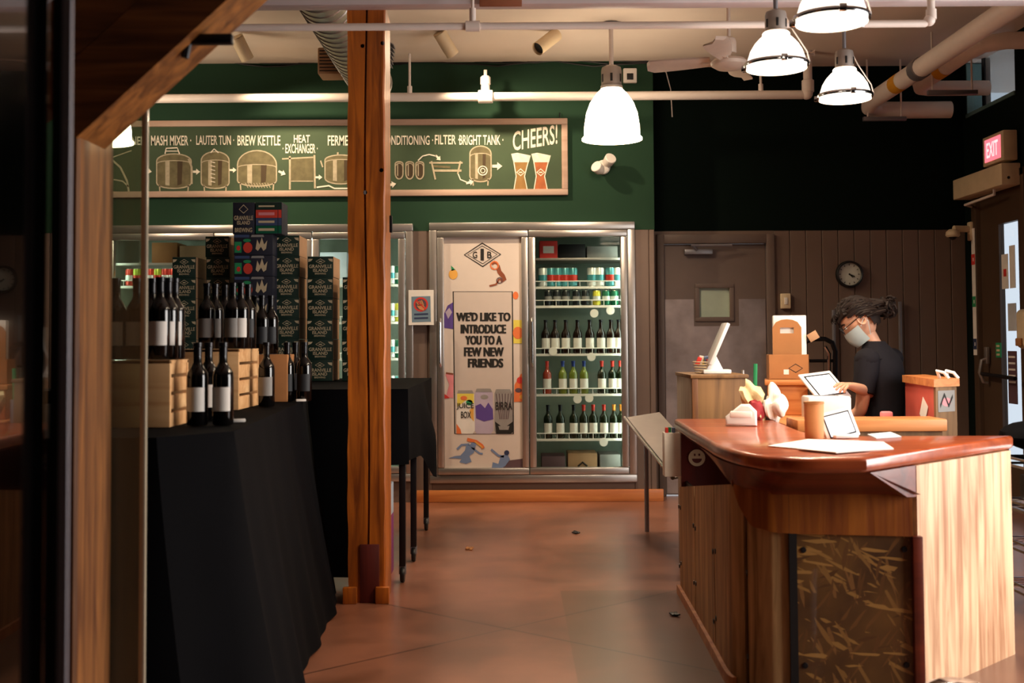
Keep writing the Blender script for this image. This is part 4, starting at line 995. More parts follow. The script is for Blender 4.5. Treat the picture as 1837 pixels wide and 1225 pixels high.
A.stroke([(884, 470), (893, 478), (896, 488), (902, 495), (905, 500), (898, 504)], 8, 'ink_brown', 2); A.stroke(arc((887, 476), 7, 7, 0, 360), 2.4, 'ink_orange', 3); A.disc((888, 478), 4, 4, 'poster_paper', 4); A.stroke([(896, 500), (890, 510), (878, 513)], 3.2, 'ink_brown', 3); A.stroke(arc((896, 503), 5, 5, 0, 360), 1.6, 'ink_plum', 3)
A.poly([(796, 565), (803, 548), (813, 542), (813, 590), (797, 588)], 'ink_purple', 2); A.poly([(799, 560), (806, 552), (811, 560), (804, 572)], 'ink_lilac', 3)
A.disc((925, 530), 5, 7, 'ink_orange', 2); A.poly([(921, 574), (940, 574), (941, 616), (921, 616)], 'ink_lemon', 2); A.disc((929, 597), 9, 11, 'ink_orange', 3)
A.poly([(799, 672), (806, 668), (814, 672), (813, 714), (800, 712), (806, 690)], 'ink_pink', 2); A.poly([(797, 706), (807, 714), (797, 715)], 'ink_red', 3); A.stroke([(800, 669), (813, 671)], 3, 'ink_brown', 3)
A.poly([(923, 690), (935, 670), (942, 672), (943, 720), (922, 721)], 'ink_orange', 2); A.disc((933, 682), 6, 6, 'ink_red', 3); A.disc((930, 700), 6, 4, 'ink_plum', 3); A.disc((936, 712), 4, 4, 'ink_yellow', 3)
# three printed cans
for x0, top, bodies in ((819, 700, ('label_white', 'ink_lemon')), (852, 697, ('ink_lilac', 'ink_lilac')), (887, 698, ('silver_ink', 'silver_ink'))):
    A.poly([(x0 + 3, top), (x0 + 28, top), (x0 + 32, top + 8), (x0 + 33, 772), (x0 + 29, 778), (x0 + 3, 778), (x0, 772), (x0, top + 8)], bodies[0], 3)
    A.poly([(x0 + 3, top), (x0 + 28, top), (x0 + 31, top + 6), (x0 + 1, top + 6)], 'silver_ink', 4)
A.poly([(820, 706), (850, 706), (850, 724), (836, 718), (820, 730)], 'ink_lemon', 4); A.disc((842, 722), 6, 5, 'ink_green', 4); A.disc((832, 714), 6, 4, 'ink_orange', 5); A.poly([(819, 760), (826, 770), (828, 778), (819, 778)], 'ink_orange', 4); A.poly([(842, 736), (850, 728), (850, 756), (845, 750)], 'ink_yellow', 4)
A.poly([(853, 728), (862, 724), (870, 732), (876, 722), (884, 734), (885, 752), (868, 756), (854, 750)], 'ink_purple', 4); A.disc((869, 712), 7, 4, 'silver_ink', 4)
A.poly([(888, 756), (904, 768), (920, 756), (920, 775), (916, 778), (890, 778)], 'ink', 4)
for i in range(6): A.stroke([(890 + i * 5.5, 706), (897 + i * 2.8, 752)], 1.3, 'ink_plum', 4)
A.poly([(894, 764), (914, 764), (912, 771), (896, 771)], 'silver_ink', 5)
# two blue leaping figures
A.poly([(804, 822), (816, 818), (826, 817), (834, 808), (836, 800), (846, 796), (853, 802), (850, 812), (842, 818), (846, 828), (836, 832), (824, 829), (828, 823), (816, 822)], 'ink_blue', 2); A.stroke([(820, 806), (828, 798), (842, 797)], 4, 'ink_blue', 2); A.stroke([(846, 802), (860, 813), (866, 814)], 3.4, 'ink_blue', 2); A.disc((849, 798), 5, 5, 'ink_blue', 3); A.stroke([(838, 788), (854, 792), (864, 799), (867, 804)], 6, 'ink_orange', 3); A.stroke([(852, 792), (866, 803)], 2.5, 'ink_yellow', 4)
A.poly([(912, 826), (943, 822), (944, 838), (900, 841)], 'ink_plum', 2); A.stroke([(881, 806), (894, 817), (904, 819)], 4, 'ink_blue', 3); A.poly([(898, 818), (910, 814), (915, 824), (906, 836), (894, 842), (882, 840), (884, 829), (894, 832)], 'ink_blue', 3); A.disc((909, 812), 4.5, 4.5, 'ink_navy', 4)
pm_.build('artwork', parent=po, smooth=False)
pl_ = MB('ink'); A = Art(pl_, on_poster)
for s_, x0, x1, yc in (("WE'D LIKE TO", 819, 915, 568), ('INTRODUCE', 827, 907, 590), ('YOU TO A', 835, 900, 610), ('FEW NEW', 833, 903, 631), ('FRIENDS', 840, 902, 651)):
    A.text(s_, x0, yc - 8, x1, yc + 8, 'ink', 3); A.text(s_, x0 + 1.1, yc - 8, x1 + 1.1, yc + 8, 'ink', 3.3); A.text(s_, x0 - .8, yc - 8, x1 - .8, yc + 8, 'ink', 3.6)
A.text('G', 848, 451, 856, 463, 'ink', 3); A.text('I', 862, 446, 868, 467, 'ink', 3); A.text('B', 874, 451, 882, 463, 'ink', 3)
A.text('JUICE', 819, 723, 850, 735, 'ink', 6); A.text('BOX', 827, 738, 845, 750, 'ink', 6); A.text('BIRRA', 889, 721, 919, 735, 'ink', 6)
pl_.build('lettering', parent=po, smooth=False)
# no-touch sign between the coolers
sg = thing('notice_sign', 'small white sign with a red hand symbol between the two coolers', 'sign')
YSG = YB - .06
a_, b_ = at(733, 583, YSG), at(778, 520, YSG)
MB('label_white').span((a_.x, YSG, a_.z), (b_.x, YSG + .004, b_.z)).build('sheet', parent=sg)
gm = MB('sign_blue'); A = Art(gm, lambda x, y, k: at(x, y, YSG - .0012 * k))
A.poly([(738, 532), (772, 531), (773, 577), (739, 578)], 'sign_blue', 1); A.disc((755, 546), 13, 13, 'ink_red', 2); A.disc((755, 546), 10, 10, 'ink_plum', 3)
A.poly([(748, 549), (752, 546), (758, 545), (763, 552), (760, 557), (753, 555)], 'kraft_orange', 4)
for i in range(4): A.stroke([(752 + i * 2.6, 549 - i * .6), (747 + i * 3, 541 - i * .8)], 1.8, 'kraft_orange', 4)
A.stroke([(746, 538), (764, 555)], 2, 'ink_red', 5); A.stroke([(743, 564), (768, 563)], 3, 'ink_navy', 2); A.stroke([(743, 571), (768, 570)], 3, 'ink_navy', 2)
gm.build('hand_symbol', parent=sg, smooth=False)

# ================================================================== TABLES AND STOCK ON THE LEFT
TZ1 = 1.035
def draped(name, label, corners, z, drop, seed, folds=.022, flare=.17, legs=None, hem=None):
    """cloth over a table: corners ccw plan polygon"""
    o = thing(name, label, 'table'); rnd_ = random.Random(seed)
    P_ = [Vector((x, y, 0)) for x, y in corners]; n = len(P_); ring = []
    for i in range(n):
        p, q = P_[i], P_[(i + 1) % n]; d = q - p; L = d.length; k = max(2, int(L / .035)); nrm = Vector((d.y, -d.x, 0)).normalized()
        for j in range(k): ring.append((p + d * (j / k), nrm, i + j / k, L * j / k))
    rows = []; nz = 14; ph = rnd_.random() * 6
    for r_ in range(nz + 1):
        t_ = r_ / nz; row = []
        for idx, (p, nrm, s_, l_) in enumerate(ring):
            dr_ = drop if hem is None else hem(p)
            w = (math.sin(l_ * 9 + ph + s_) * .5 + math.sin(l_ * 21 + 2 * ph) * .3 + math.sin(l_ * 4.1 + 1) * .5) * folds * t_
            row.append((p.x + nrm.x * (.006 + w + flare * t_ ** 1.2), p.y + nrm.y * (.006 + w + flare * t_ ** 1.2), z + .004 - dr_ * t_ - (.0 if r_ else 0)))
        row.append(row[0]); rows.append(row)
    c = MB('black_cloth'); c.grid(rows); c.raw([q for q in rows[0][:-1]], [tuple(range(len(ring)))]); co = c.build('tablecloth')
    co.parent = None
    top = MB('black_plastic').prism([(p.x, p.y) for p in P_], z - .035, z - .004); top.build('tabletop', parent=o)
    for x, y in (legs or [(p.x + (.06 if p.x < sum(v.x for v in P_)/n else -.06), p.y + (.06 if p.y < sum(v.y for v in P_)/n else -.06)) for p in P_]):
        MB('black_metal').tube([(x, y, 0), (x, y, z - .03)], .018, 8).build('leg', parent=o)
    return o, co
t1, cl1 = draped('display_table', 'long display table under a floor-length black cloth', [(-2.35, 3.72), (-1.15, 3.78), (-.96, 4.02), (-1.10, 6.28), (-2.35, 6.28)], TZ1, TZ1 - .012, 3)
tag(cl1, 'floor-length black cloth hanging in folds over the display table', 'tablecloth')
TZ2 = 1.075
t2 = thing('rolling_cart', 'black rolling cart on casters just behind the orange timber post', 'cart')
cx0, cx1, cy0, cy1 = -2.75, at(752, 690, 7.3).x - .01, 6.56, 8.55
MB('black_plastic').span((cx0, cy0, TZ2 - .03), (cx1, cy1, TZ2 - .004)).build('cart_top', parent=t2)
for x, y in ((cx1 - .02, 7.22), (cx1 - .03, 6.6), (cx0 + .05, 6.6), (cx0 + .05, 8.4), (cx1 - .03, 8.4)):
    MB('black_metal').span((x - .018, y - .018, .09), (x + .018, y + .018, TZ2 - .03), .003).build('leg', parent=t2)
    w = MB('black_plastic'); w.lathe([(.015, -.012), (.042, -.012), (.045, -.006), (.045, .006), (.042, .012), (.015, .012)], 18, Matrix.Translation((x, y, .045)) @ Matrix.Rotation(PI/2, 4, 'Y')); w.build('caster', parent=t2)
    MB('grey_metal').span((x - .02, y - .015, .045), (x + .02, y + .015, .095), .003).build('caster_fork', parent=t2)
# its cloth: short drop with a long hanging corner
cl = MB('black_cloth'); pts = []
N = 60
def hemz(x, y):
    return TZ2 - .30
ring = []
for (p, q) in (((cx0, cy0), (cx1, cy0)), ((cx1, cy0), (cx1, cy1)), ((cx1, cy1), (cx0, cy1)), ((cx0, cy1), (cx0, cy0))):
    for j in range(24): ring.append((p[0] + (q[0] - p[0]) * j / 24, p[1] + (q[1] - p[1]) * j / 24, (q[1] - p[1]), -(q[0] - p[0])))
rows = []
for r_ in range(11):
    t_ = r_ / 10; row = []
    for i, (x, y, nx, ny) in enumerate(ring):
        l = math.hypot(nx, ny); nx, ny = nx / l, ny / l
        dist = math.hypot(x - cx1, y - 7.45); drop = .42 + .18 * math.exp(-(dist / .18) ** 2) + (.62 if ny < -.5 and x < -.80 else 0)
        fl2 = (.10 * math.exp(-(dist / .25) ** 2) if nx > .5 else .02) * min(1, t_ * 1.6)
        w = .015 * math.sin(i * .9) * t_
        row.append((x + nx * (.006 + fl2 + w), y + ny * (.006 + fl2 + w), TZ2 + .004 - drop * t_))
    row.append(row[0]); rows.append(row)
cl.grid(rows); cl.raw(rows[0][:-1], [tuple(range(len(ring)))])
tag(cl.build('tablecloth'), 'short black cloth with a hanging corner draped over the rolling cart', 'tablecloth')
# cans/boxes stored below the cart
pk = thing('storage_carton', 'narrow purple and pale blue carton under the rolling cart beside the post', 'carton', (at(700, 950, 6.85).x - .09, 6.85, .0))
MB('purple_carton').span((-.1, -.1, .0), (.1, .1, .34), .004).build('lower_box', parent=pk); MB('lightblue_carton').span((-.1, -.1, .34), (.1, .1, .52), .004).build('upper_box', parent=pk)

# wooden wine crates
def crate(px0, px1, py0, py1, Y, d, label):
    a = at(px0, py1, Y); b = at(px1, py0, Y); w, h = b.x - a.x, b.z - TZ1 - .006
    o = thing('wooden_crate', label, 'crate', ((a.x + b.x) / 2, Y, TZ1 + .006), group='pale wooden crates on the display table')
    MB('crate_wood').span((-w/2, 0, 0), (w/2, .018, h), .002).build('front_board', parent=o)
    MB('crate_wood').span((-w/2, d - .018, 0), (w/2, d, h), .002).build('back_board', parent=o)
    for sx in (-1, 1):
        m = MB('crate_wood'); g = .012; k = 4; sh = (h - g * (k - 1)) / k
        for i in range(k): m.span((sx * (w/2 - .014) - .012, .02, i * (sh + g)), (sx * (w/2 - .014) + .012, d - .02, i * (sh + g) + sh), .002)
        m.build('side_slats', parent=o)
    MB('crate_wood').span((-w/2 + .02, .018, .005), (w/2 - .02, d - .018, .02)).build('bottom_board', parent=o)
    MB('crate_wood').span((-w/2 + .0, .0, h - .012), (w/2 - .0, d, h)).build('top_board', parent=o)
    return o, h
k1, h1 = crate(196, 305, 646, 768, 4.19, .24, 'pale wooden crate nearest the glass edge, with white-labelled bottles on top')
k2, h2 = crate(318, 428, 626, 734, 5.25, .42, 'pale slatted wooden crate behind the three front wine bottles')
# bottles
def wb(px, base_py, Y, label, z=None, lab='label_white', group='wine bottles on the display table', h=.30, key=None, sc=1.0):
    p = at(px, base_py, Y); zz = TZ1 + .008 if z is None else z
    kk = 'front' + lab + ('slim' if key else '')
    o = place(kk, lambda: bottle('wine', 'bottle_black', 'capsule_black', lab), (p.x, Y, zz), label, 'bottle', group, rz=R(-10))
    o.scale = (sc, sc, sc)
    return o
ZA = k1.location.z + h1 + .002; ZB = k2.location.z + h2 + .002
for i, (px, Y) in enumerate(((272, 4.34), (287, 4.27), (301, 4.30), (313, 4.36))):
    wb(px, 645, Y, f'wine bottle on the front crate, {ORD[i]} one counted from the glass edge toward the post', ZA, group='wine bottles on the front crate')
for i, (px, Y) in enumerate(((208, 4.33), (245, 4.33))):
    wb(px, 645, Y, ['white-labelled bottle on the front crate seen through the glass, next to the post', 'white-labelled bottle on the front crate seen through the glass, next to its edge'][i], ZA, group='wine bottles on the front crate')
for i, (px, Y, l) in enumerate(((371, 5.38, 'label_grey'), (386, 5.45, 'label_grey'), (403, 5.55, 'label_dark'), (418, 5.35, 'label_grey'), (432, 5.36, 'label_white'), (445, 5.5, 'label_dark'))):
    wb(px, 625, Y, f'dark wine bottle on the slatted crate, {ORD[i]} from its glass-panel end', ZB if i < 4 or True else None, l, 'wine bottles on the slatted crate')
bx = thing('riser_box', 'low brown riser box behind the slatted crate', 'box', (at(466, 680, 5.95).x, 5.95, TZ1 + .006))
MB('kraft').span((-.14, 0, 0), (.14, .22, .24), .004).build('box', parent=bx)
for i, (px, Y) in enumerate(((455, 6.05), (470, 6.02), (486, 6.05))):
    wb(px, 625, Y, f'wine bottle with an outlined dark label on the brown riser box, {ORD[i]} from the crate', TZ1 + .25, 'label_dark', 'wine bottles on the riser box')
for i, (px, Y) in enumerate(((354, 4.27), (374, 4.55), (400, 4.29))):
    wb(px, 765, Y, ['white-labelled wine bottle at the front of the table beside the front crate', 'wine bottle standing behind the two white-labelled front bottles', 'white-labelled wine bottle at the front of the table beside the slatted crate'][i])
for i, (px, Y, l) in enumerate(((478, 5.5, 'label_grey'), (515, 6.0, 'label_dark'), (530, 6.15, 'label_dark'), (546, 6.0, 'label_dark'))):
    wb(px, 720, Y, ['wine bottle with a pale label standing alone past the slatted crate', 'dark-labelled wine bottle past the lone pale-labelled one, first of three', 'dark-labelled wine bottle set back in the middle of three at the table end', 'dark-labelled wine bottle closest to the carton stacks'][i], lab=l)
for i, (px, py) in enumerate(((428, 757), (540, 720), (582, 703))):
    p = atz(px, py, TZ1 + .008); m = MB('label_white').box((0, 0, .006), (.05, .02, .012), .002); o = m.build('price_tag'); o.location = p; o.rotation_euler = (0, 0, R(15))
    tag(o, 'small white price tag on the black cloth ' + ['in front of the white-labelled front bottles', 'in front of the dark-labelled bottles', 'near the foot of the carton stacks'][i], 'price tag', 'price tags on the black cloth')

# green carton stacks standing on the rolling cart
ZST = TZ2 + .006
def green_carton(w=.168, h=.142, d=.30):
    o = bpy.data.objects.new('beer_carton', None); COL.objects.link(o)
    b_ = MB('carton_green'); b_.span((-w/2, 0, 0), (w/2, .004, h), .001); b_.span((-w/2, .004, 0), (w/2 - .002, d, h - .001)); b_.build('printed_front', parent=o)
    MB('kraft_pale').span((w/2 - .004, .003, .001), (w/2 + .001, d, h - .002)).build('kraft_side', parent=o)
    l = MB('print_cream'); A_ = Art(l, lambda x, y, k: Vector((x, -.0012 * k, y)))
    def T(s_, x0, x1, z0, z1): 
        vs, fs = text_geo(s_); l.mat('print_cream'); l.raw([(x0 + (x1-x0)*a, -.0016, z0 + (z1-z0)*b) for a, b in vs], fs)
    T('GRANVILLE', -.075, .075, .062, .086); T('ISLAND', -.048, .048, .036, .058); T('BREWING', -.036, .036, .018, .030)
    A_.stroke([(-.03, .108), (0, .126), (.03, .108), (0, .092)], .004, 'print_cream', 1, closed=True); A_.stroke([(-.010, .108), (.010, .108)], .007, 'print_cream', 1)
    A_.poly([(-.08, .126), (-.05, .126), (-.06, .112), (-.08, .104)], 'print_cream', 1); A_.poly([(.05, .126), (.08, .126), (.08, .104), (.06, .112)], 'print_cream', 1)
    l.build('printed_lettering', parent=o, smooth=False); return o
gproto = green_carton(); gused = False
HC = .1435
LEVEL = ['topmost', 'second from the top', 'third from the top', 'fourth from the top', 'fifth from the top', 'sixth from the top', 'seventh from the top', 'eighth from the top']
def stack(px0, px1, top_py, Y, where, group, scale=None):
    global gused
    a, b = at(px0, 600, Y), at(px1, 600, Y); zt2 = at((px0 + px1) / 2, top_py, Y).z
    n = max(1, round((zt2 - ZST) / HC)); s_ = (b.x - a.x) / .168; hh = (zt2 - ZST) / n
    for i in range(n):
        o = gproto if not gused else copy_tree(gproto); gused = True
        o.location = ((a.x + b.x) / 2 + random.uniform(-.004, .004), Y + random.uniform(-.006, .006), ZST + hh * i); o.scale = (s_, 1, hh / .1425)
        tag(o, f'green beer carton, {LEVEL[n - 1 - i]}, stack {where}', 'carton', group)
stack(310, 352, 461, 8.0, 'behind the front crate', 'green cartons behind the front crate')
stack(369, 411, 424, 8.0, 'beside the navy cartons on the crate side', 'green cartons on the crate side of the navy ones')
stack(492, 537, 422, 8.0, 'beside the navy cartons on the post side', 'green cartons on the post side of the navy ones')
stack(551, 597, 460, 7.95, 'one step before the orange post', 'green cartons one step before the post')
stack(614, 658, 497, 7.9, 'half hidden by the orange post', 'green cartons half hidden by the post')
# navy cartons
a, b = at(419, 600, 7.85), at(489, 600, 7.85); wN = b.x - a.x; zN = at(450, 420, 7.85).z; nN = 7; hN = (zN - ZST) / nN
for i in range(nN):
    o = thing('beer_carton', f'navy mixed-pack carton with red spot, {LEVEL[nN - 1 - i]} of the navy stack', 'carton', ((a.x + b.x)/2, 7.85 + random.uniform(-.006, .006), ZST + hN * i), group='navy cartons')
    MB('carton_navy').span((-wN/2, 0, 0), (wN/2, .34, hN - .002), .002).build('box', parent=o)
    m = MB('carton_blue'); A_ = Art(m, lambda x, y, k: Vector((x * wN, -.0012 * k, y * hN)))
    A_.poly([(-.48, .84), (-.1, .84), (-.1, .98), (-.48, .98)], 'carton_blue'); A_.poly([(-.06, .86), (.28, .86), (.26, .97), (-.04, .97)], 'label_grey'); A_.disc((-.14, .36), .12, .26, 'carton_red', n=14); A_.disc((-.38, .34), .05, .12, 'ink_red'); A_.disc((-.16, .70), .10, .08, 'ink_green'); A_.poly([(-.48, .12), (-.30, .12), (-.30, .64), (-.48, .64)], 'ink_green', .5)
    A_.poly([(.06, .3), (.10, .75), (.16, .5), (.22, .85), (.28, .5), (.36, .7), (.33, .3), (.26, .2), (.2, .4), (.12, .2)], 'print_cream', 1)
    m.build('printed_panel', parent=o, smooth=False)
# display cartons on top of the stack
o = thing('beer_carton', 'navy carton with cream lettering standing on top of the navy stack', 'carton', (at(437, 400, 7.85).x, 7.85, zN)); wT = at(457, 600, 7.85).x - at(418, 600, 7.85).x; hT = at(440, 363, 7.85).z - zN
MB('carton_navy').span((-wT/2, 0, 0), (wT/2, .22, hT), .003).build('box', parent=o)
l = MB('print_cream')
for s_, x0, x1, z0, z1 in (('GRANVILLE', -.44, .44, .44, .58), ('ISLAND', -.3, .3, .30, .42), ('BREWING', -.4, .4, .06, .2)):
    vs, fs = text_geo(s_); l.raw([((x0 + (x1-x0)*a_) * wT, -.002, (z0 + (z1-z0)*b_) * hT) for a_, b_ in vs], fs)
Art(l, lambda x, y, k: Vector((x * wT, -.002, y * hT))).stroke([(-.2, .78), (0, .92), (.2, .78), (0, .66)], .03, 'print_cream', closed=True); l.build('printed_lettering', parent=o, smooth=False)
o = thing('beer_carton', 'multicoloured green red and blue carton on top of the navy stack', 'carton', (at(482, 400, 7.85).x, 7.85, zN + .0)); wT = at(507, 600, 7.85).x - at(459, 600, 7.85).x
MB('carton_navy').span((-wT/2, 0, 0), (wT/2, .2, hT), .003).build('box', parent=o)
m = MB('ink_green'); A_ = Art(m, lambda x, y, k: Vector((x * wT, -.0015 * k, y * hT)))
for z0, z1, mm in ((.02, .26, 'can_green'), (.27, .5, 'carton_blue'), (.51, .76, 'carton_red'), (.77, .98, 'carton_green')):
    A_.poly([(-.48, z0), (.34, z0), (.34, z1), (-.48, z1)], mm, 1); A_.poly([(-.38, z0 + .08), (.22, z0 + .08), (.22, z1 - .08), (-.38, z1 - .08)], 'print_cream' if mm != 'carton_red' else 'ink_pink', 2); A_.poly([(.36, z0), (.48, z0), (.48, z1), (.36, z1)], mm, 1)
m.build('printed_bands', parent=o, smooth=False)

# ================================================================== THE BAR
BT = .92
body = [(.885, 6.28), (.872, 5.67), (.855, 5.02), (.845, 4.66), (.858, 4.56), (.885, 4.50), (.95, 4.455), (1.05, 4.44), (1.515, 4.44)]
edge = [(.868, 6.31), (.842, 5.6), (.828, 5.0), (.822, 4.80), (.835, 4.58), (.872, 4.38), (.94, 4.24), (1.05, 4.19), (1.26, 4.19)]
def smooth_path(p, n):
    # Catmull-Rom resample
    out = []; k = len(p)
    for i in range(k - 1):
        p0, p1, p2, p3 = (Vector(p[max(i-1, 0)]), Vector(p[i]), Vector(p[i+1]), Vector(p[min(i+2, k-1)]))
        for j in range(n):
            t_ = j / n; out.append(.5 * ((2*p1) + (p2 - p0)*t_ + (2*p0 - 5*p1 + 4*p2 - p3)*t_**2 + (3*p1 - p0 - 3*p2 + p3)*t_**3))
    out.append(Vector(p[-1])); return out
bar = thing('service_bar', 'curved wooden service bar with a glossy red-brown top and plank front', 'bar')
inner = [(2.17, 5.10), (1.50, 5.12), (1.36, 5.2), (1.33, 5.4), (1.38, 6.31)]
es = smooth_path(edge, 6)
poly = [(p.x, p.y) for p in es] + [(2.13, 5.03)] + inner
MB('bartop_wood').prism(poly, BT - .056, BT, .016, seg=3).build('bar_top', parent=bar)
bs = smooth_path(body, 6)
def strip(mb, pts, z0, z1, thick=.02):
    rows = [[], [], [], []]
    for i, p in enumerate(pts):
        t_ = pts[min(i+1, len(pts)-1)] - pts[max(i-1, 0)]; t_.normalize(); n = Vector((-t_.y, t_.x))
        za_ = z0(i / max(1, len(pts)-1)) if callable(z0) else z0; zb_ = z1(i / max(1, len(pts)-1)) if callable(z1) else z1
        q = p + n * thick
        rows[0].append((p.x, p.y, za_)); rows[1].append((p.x, p.y, zb_)); rows[2].append((q.x, q.y, zb_)); rows[3].append((q.x, q.y, za_))
    mb.grid(rows + [rows[0]])
    for e in (0, -1): mb.raw([rows[k][e] for k in range(4)], [(0, 1, 2, 3)])
    return mb
def seg_between(i0, i1): return bs[i0 * 6:i1 * 6 + 1]
slope_z = lambda y: .56 + (.79 - .56) * (6.28 - y) / (6.28 - 4.5)
def shrink(pts, g=.009):
    pts = [p.copy() for p in pts]; d = (pts[1] - pts[0]).normalized(); pts[0] += d * g; d = (pts[-2] - pts[-1]).normalized(); pts[-1] += d * g; return pts
panels = [(0, 1), (1, 2), (2, 5), (5, 7)]
for (i0, i1) in panels:
    pp = shrink(seg_between(i0, i1)); y_a, y_b = pp[0].y, pp[-1].y
    zs_ = [max(.5, slope_z(p.y)) for p in pp]
    z1 = (lambda f, q=zs_: q[round(f * (len(q) - 1))]) if i1 <= 5 else (lambda f: .80)
    strip(MB('slat_wood'), pp, .01, z1).build('front_panel', parent=bar)
strip(MB('black_plastic'), [p + Vector((.026, .03 if p.y < 4.6 else 0)) for p in bs], .01, .60, .01).build('backing', parent=bar)  # added black strip; keeps light from leaking through the front panel gaps
strip(MB('osb'), shrink([Vector((1.055 + .46 * i / 8, 4.437)) for i in range(9)], .01), .01, .80).build('strand_board_panel', parent=bar)
MB('black_plastic').span((1.035, 4.428, .01), (1.064, 4.45, .80)).build('dark_joint_strip', parent=bar)
MB('soffit_wood').span((1.496, 4.418, .01), (1.535, 4.46, .60), .003).build('corner_post', parent=bar)
MB('dark_red_wood').span((.888, 6.20, .42), (1.33, 6.23, BT - .058), .003).build('upper_panel', parent=bar)
# soffit: between top's edge underside and the body
rows = [[], []]
for i in range(len(bs)):
    f = i / (len(bs) - 1); e = es[i]; b_ = bs[i]
    k = min(1, max(0, (i - 8) / 18)); z_in = (BT - .06) * (1 - k) + (.77 if i < 40 else .755) * k
    q = e + (b_ - e) * .06; rows[0].append((q.x, q.y, BT - .056)); rows[1].append((b_.x - .012, b_.y - .004, z_in))
rows[1][-1] = (1.535, 4.43, .755); rows[0][-1] = (1.28, 4.215, BT - .056)
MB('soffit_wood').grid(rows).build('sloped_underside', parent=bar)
# curved apron below it
ap = [p + Vector((-.014, -.012)) for p in bs[int(6*4.0):]]
def apz(f): 
    return .80 - .16 * min(1, f * 2.6) ** .8 - .06 * max(0, f - .3)
strip(MB('apron_wood'), ap, apz, .785, .02).build('apron', parent=bar)
# end panel and end grain
E0, E1 = Vector((1.265, 4.195)), Vector((2.135, 5.035)); ed = (E1 - E0).normalized(); en = Vector((ed.y, -ed.x))
def endp(t_, z, o=0.0): p = E0 + ed * t_ + en * o; return (p.x, p.y, z)
Lw = (E1 - E0).length; t0_ = .36
def slab(mb, t0, t1, z0, z1, o0=-.035, o1=0.0):
    vs = [endp(t, z, o) for o in (o0, o1) for t in (t0, t1) for z in (z0, z1)]
    mb.raw(vs, [(0, 1, 3, 2), (4, 6, 7, 5), (0, 2, 6, 4), (1, 5, 7, 3), (0, 4, 5, 1), (2, 3, 7, 6)]); return mb
slab(MB('pale_panel_wood'), t0_, Lw - .01, 0.0, BT - .058).build('end_panel', parent=bar, smooth=False)
tri = MB('soffit_wood'); vs = [endp(t, z, o) for o in (-.03, -.002) for t, z in ((.02, BT - .057), (t0_, BT - .057), (t0_, .745), (t0_ - .07, .75))]
tri.raw(vs, [(0, 1, 2, 3), (7, 6, 5, 4), (0, 3, 7, 4), (3, 2, 6, 7), (0, 4, 5, 1)]); tri.build('end_bracket', parent=bar, smooth=False)
# kick rail
kr = [p + Vector((-.02, -.01)) for p in bs[0:6*4+1]]; strip(MB('honey_wood'), kr, 0, .045, .018).build('kick_rail', parent=bar)
def nail(M): MB('black_metal').lathe([(.0001, .005), (.011, .004), (.012, 0)], 8, M).build('nail', parent=bar)
for i0 in (0, 1, 2, 5):
    p = bs[i0 * 6]
    for z in (.16, .45):
        for dx in (-.03, .03): nail(Matrix.Translation((p.x - .001, p.y + dx - (.03 if i0 == 0 else 0), z + random.uniform(-.02, .02))) @ Matrix.Rotation(-PI/2, 4, 'Y'))
for x in (1.09, 1.47):
    for z in (.12, .55): nail(Matrix.Translation((x, 4.437, z)) @ Matrix.Rotation(PI/2, 4, 'X'))
# sticker on dark panel
stp = at(1250, 821, 6.195)
sk = MB('print_cream'); sk.lathe([(.0001, .004), (.044, .004), (.044, 0)], 24, Matrix.Rotation(PI/2, 4, 'X'), cap=False); sk.mat('dark_red_wood')
sk.raw([(.026 * math.cos(R(a)), -.0055, .024 * math.sin(R(a)) - .004) for a in range(180, 361, 20)], [tuple(range(10))])
for x in (-.016, .008): sk.raw([(x, -.0055, .010), (x + .009, -.0055, .010), (x + .009, -.0055, .022), (x, -.0055, .022)], [(0, 1, 2, 3)])
o = sk.build('round_sticker'); o.location = stp; tag(o, 'round pale sticker on the dark panel of the service bar', 'sticker')

# -------- things on the bar top
def sheet(pxs, z, label, group='paper sheets on the bar', mat='paper_white'):
    pts = [atz(x, y, z) for x, y in pxs]; m = MB(mat); c = sum(pts, Vector()) / len(pts)
    m.prism([(p.x - c.x, p.y - c.y) for p in pts], 0, .004); o = m.build('paper_sheet', smooth=False); o.location = c; tag(o, label, 'paper', group); return o
sheet(((1378, 801), (1450, 789), (1585, 794), (1603, 806), (1500, 812)), BT + .001, 'large white sheet lying at the front of the bar top')
sheet(((1430, 806), (1452, 795), (1560, 799), (1560, 808), (1500, 813)), BT + .006, 'smaller white sheet laid over the large one on the bar top')
sheet(((1556, 780), (1598, 776), (1617, 784), (1572, 787)), BT + .001, 'printed receipt slips beside the tilted tablet on the bar', mat='paper_grey')
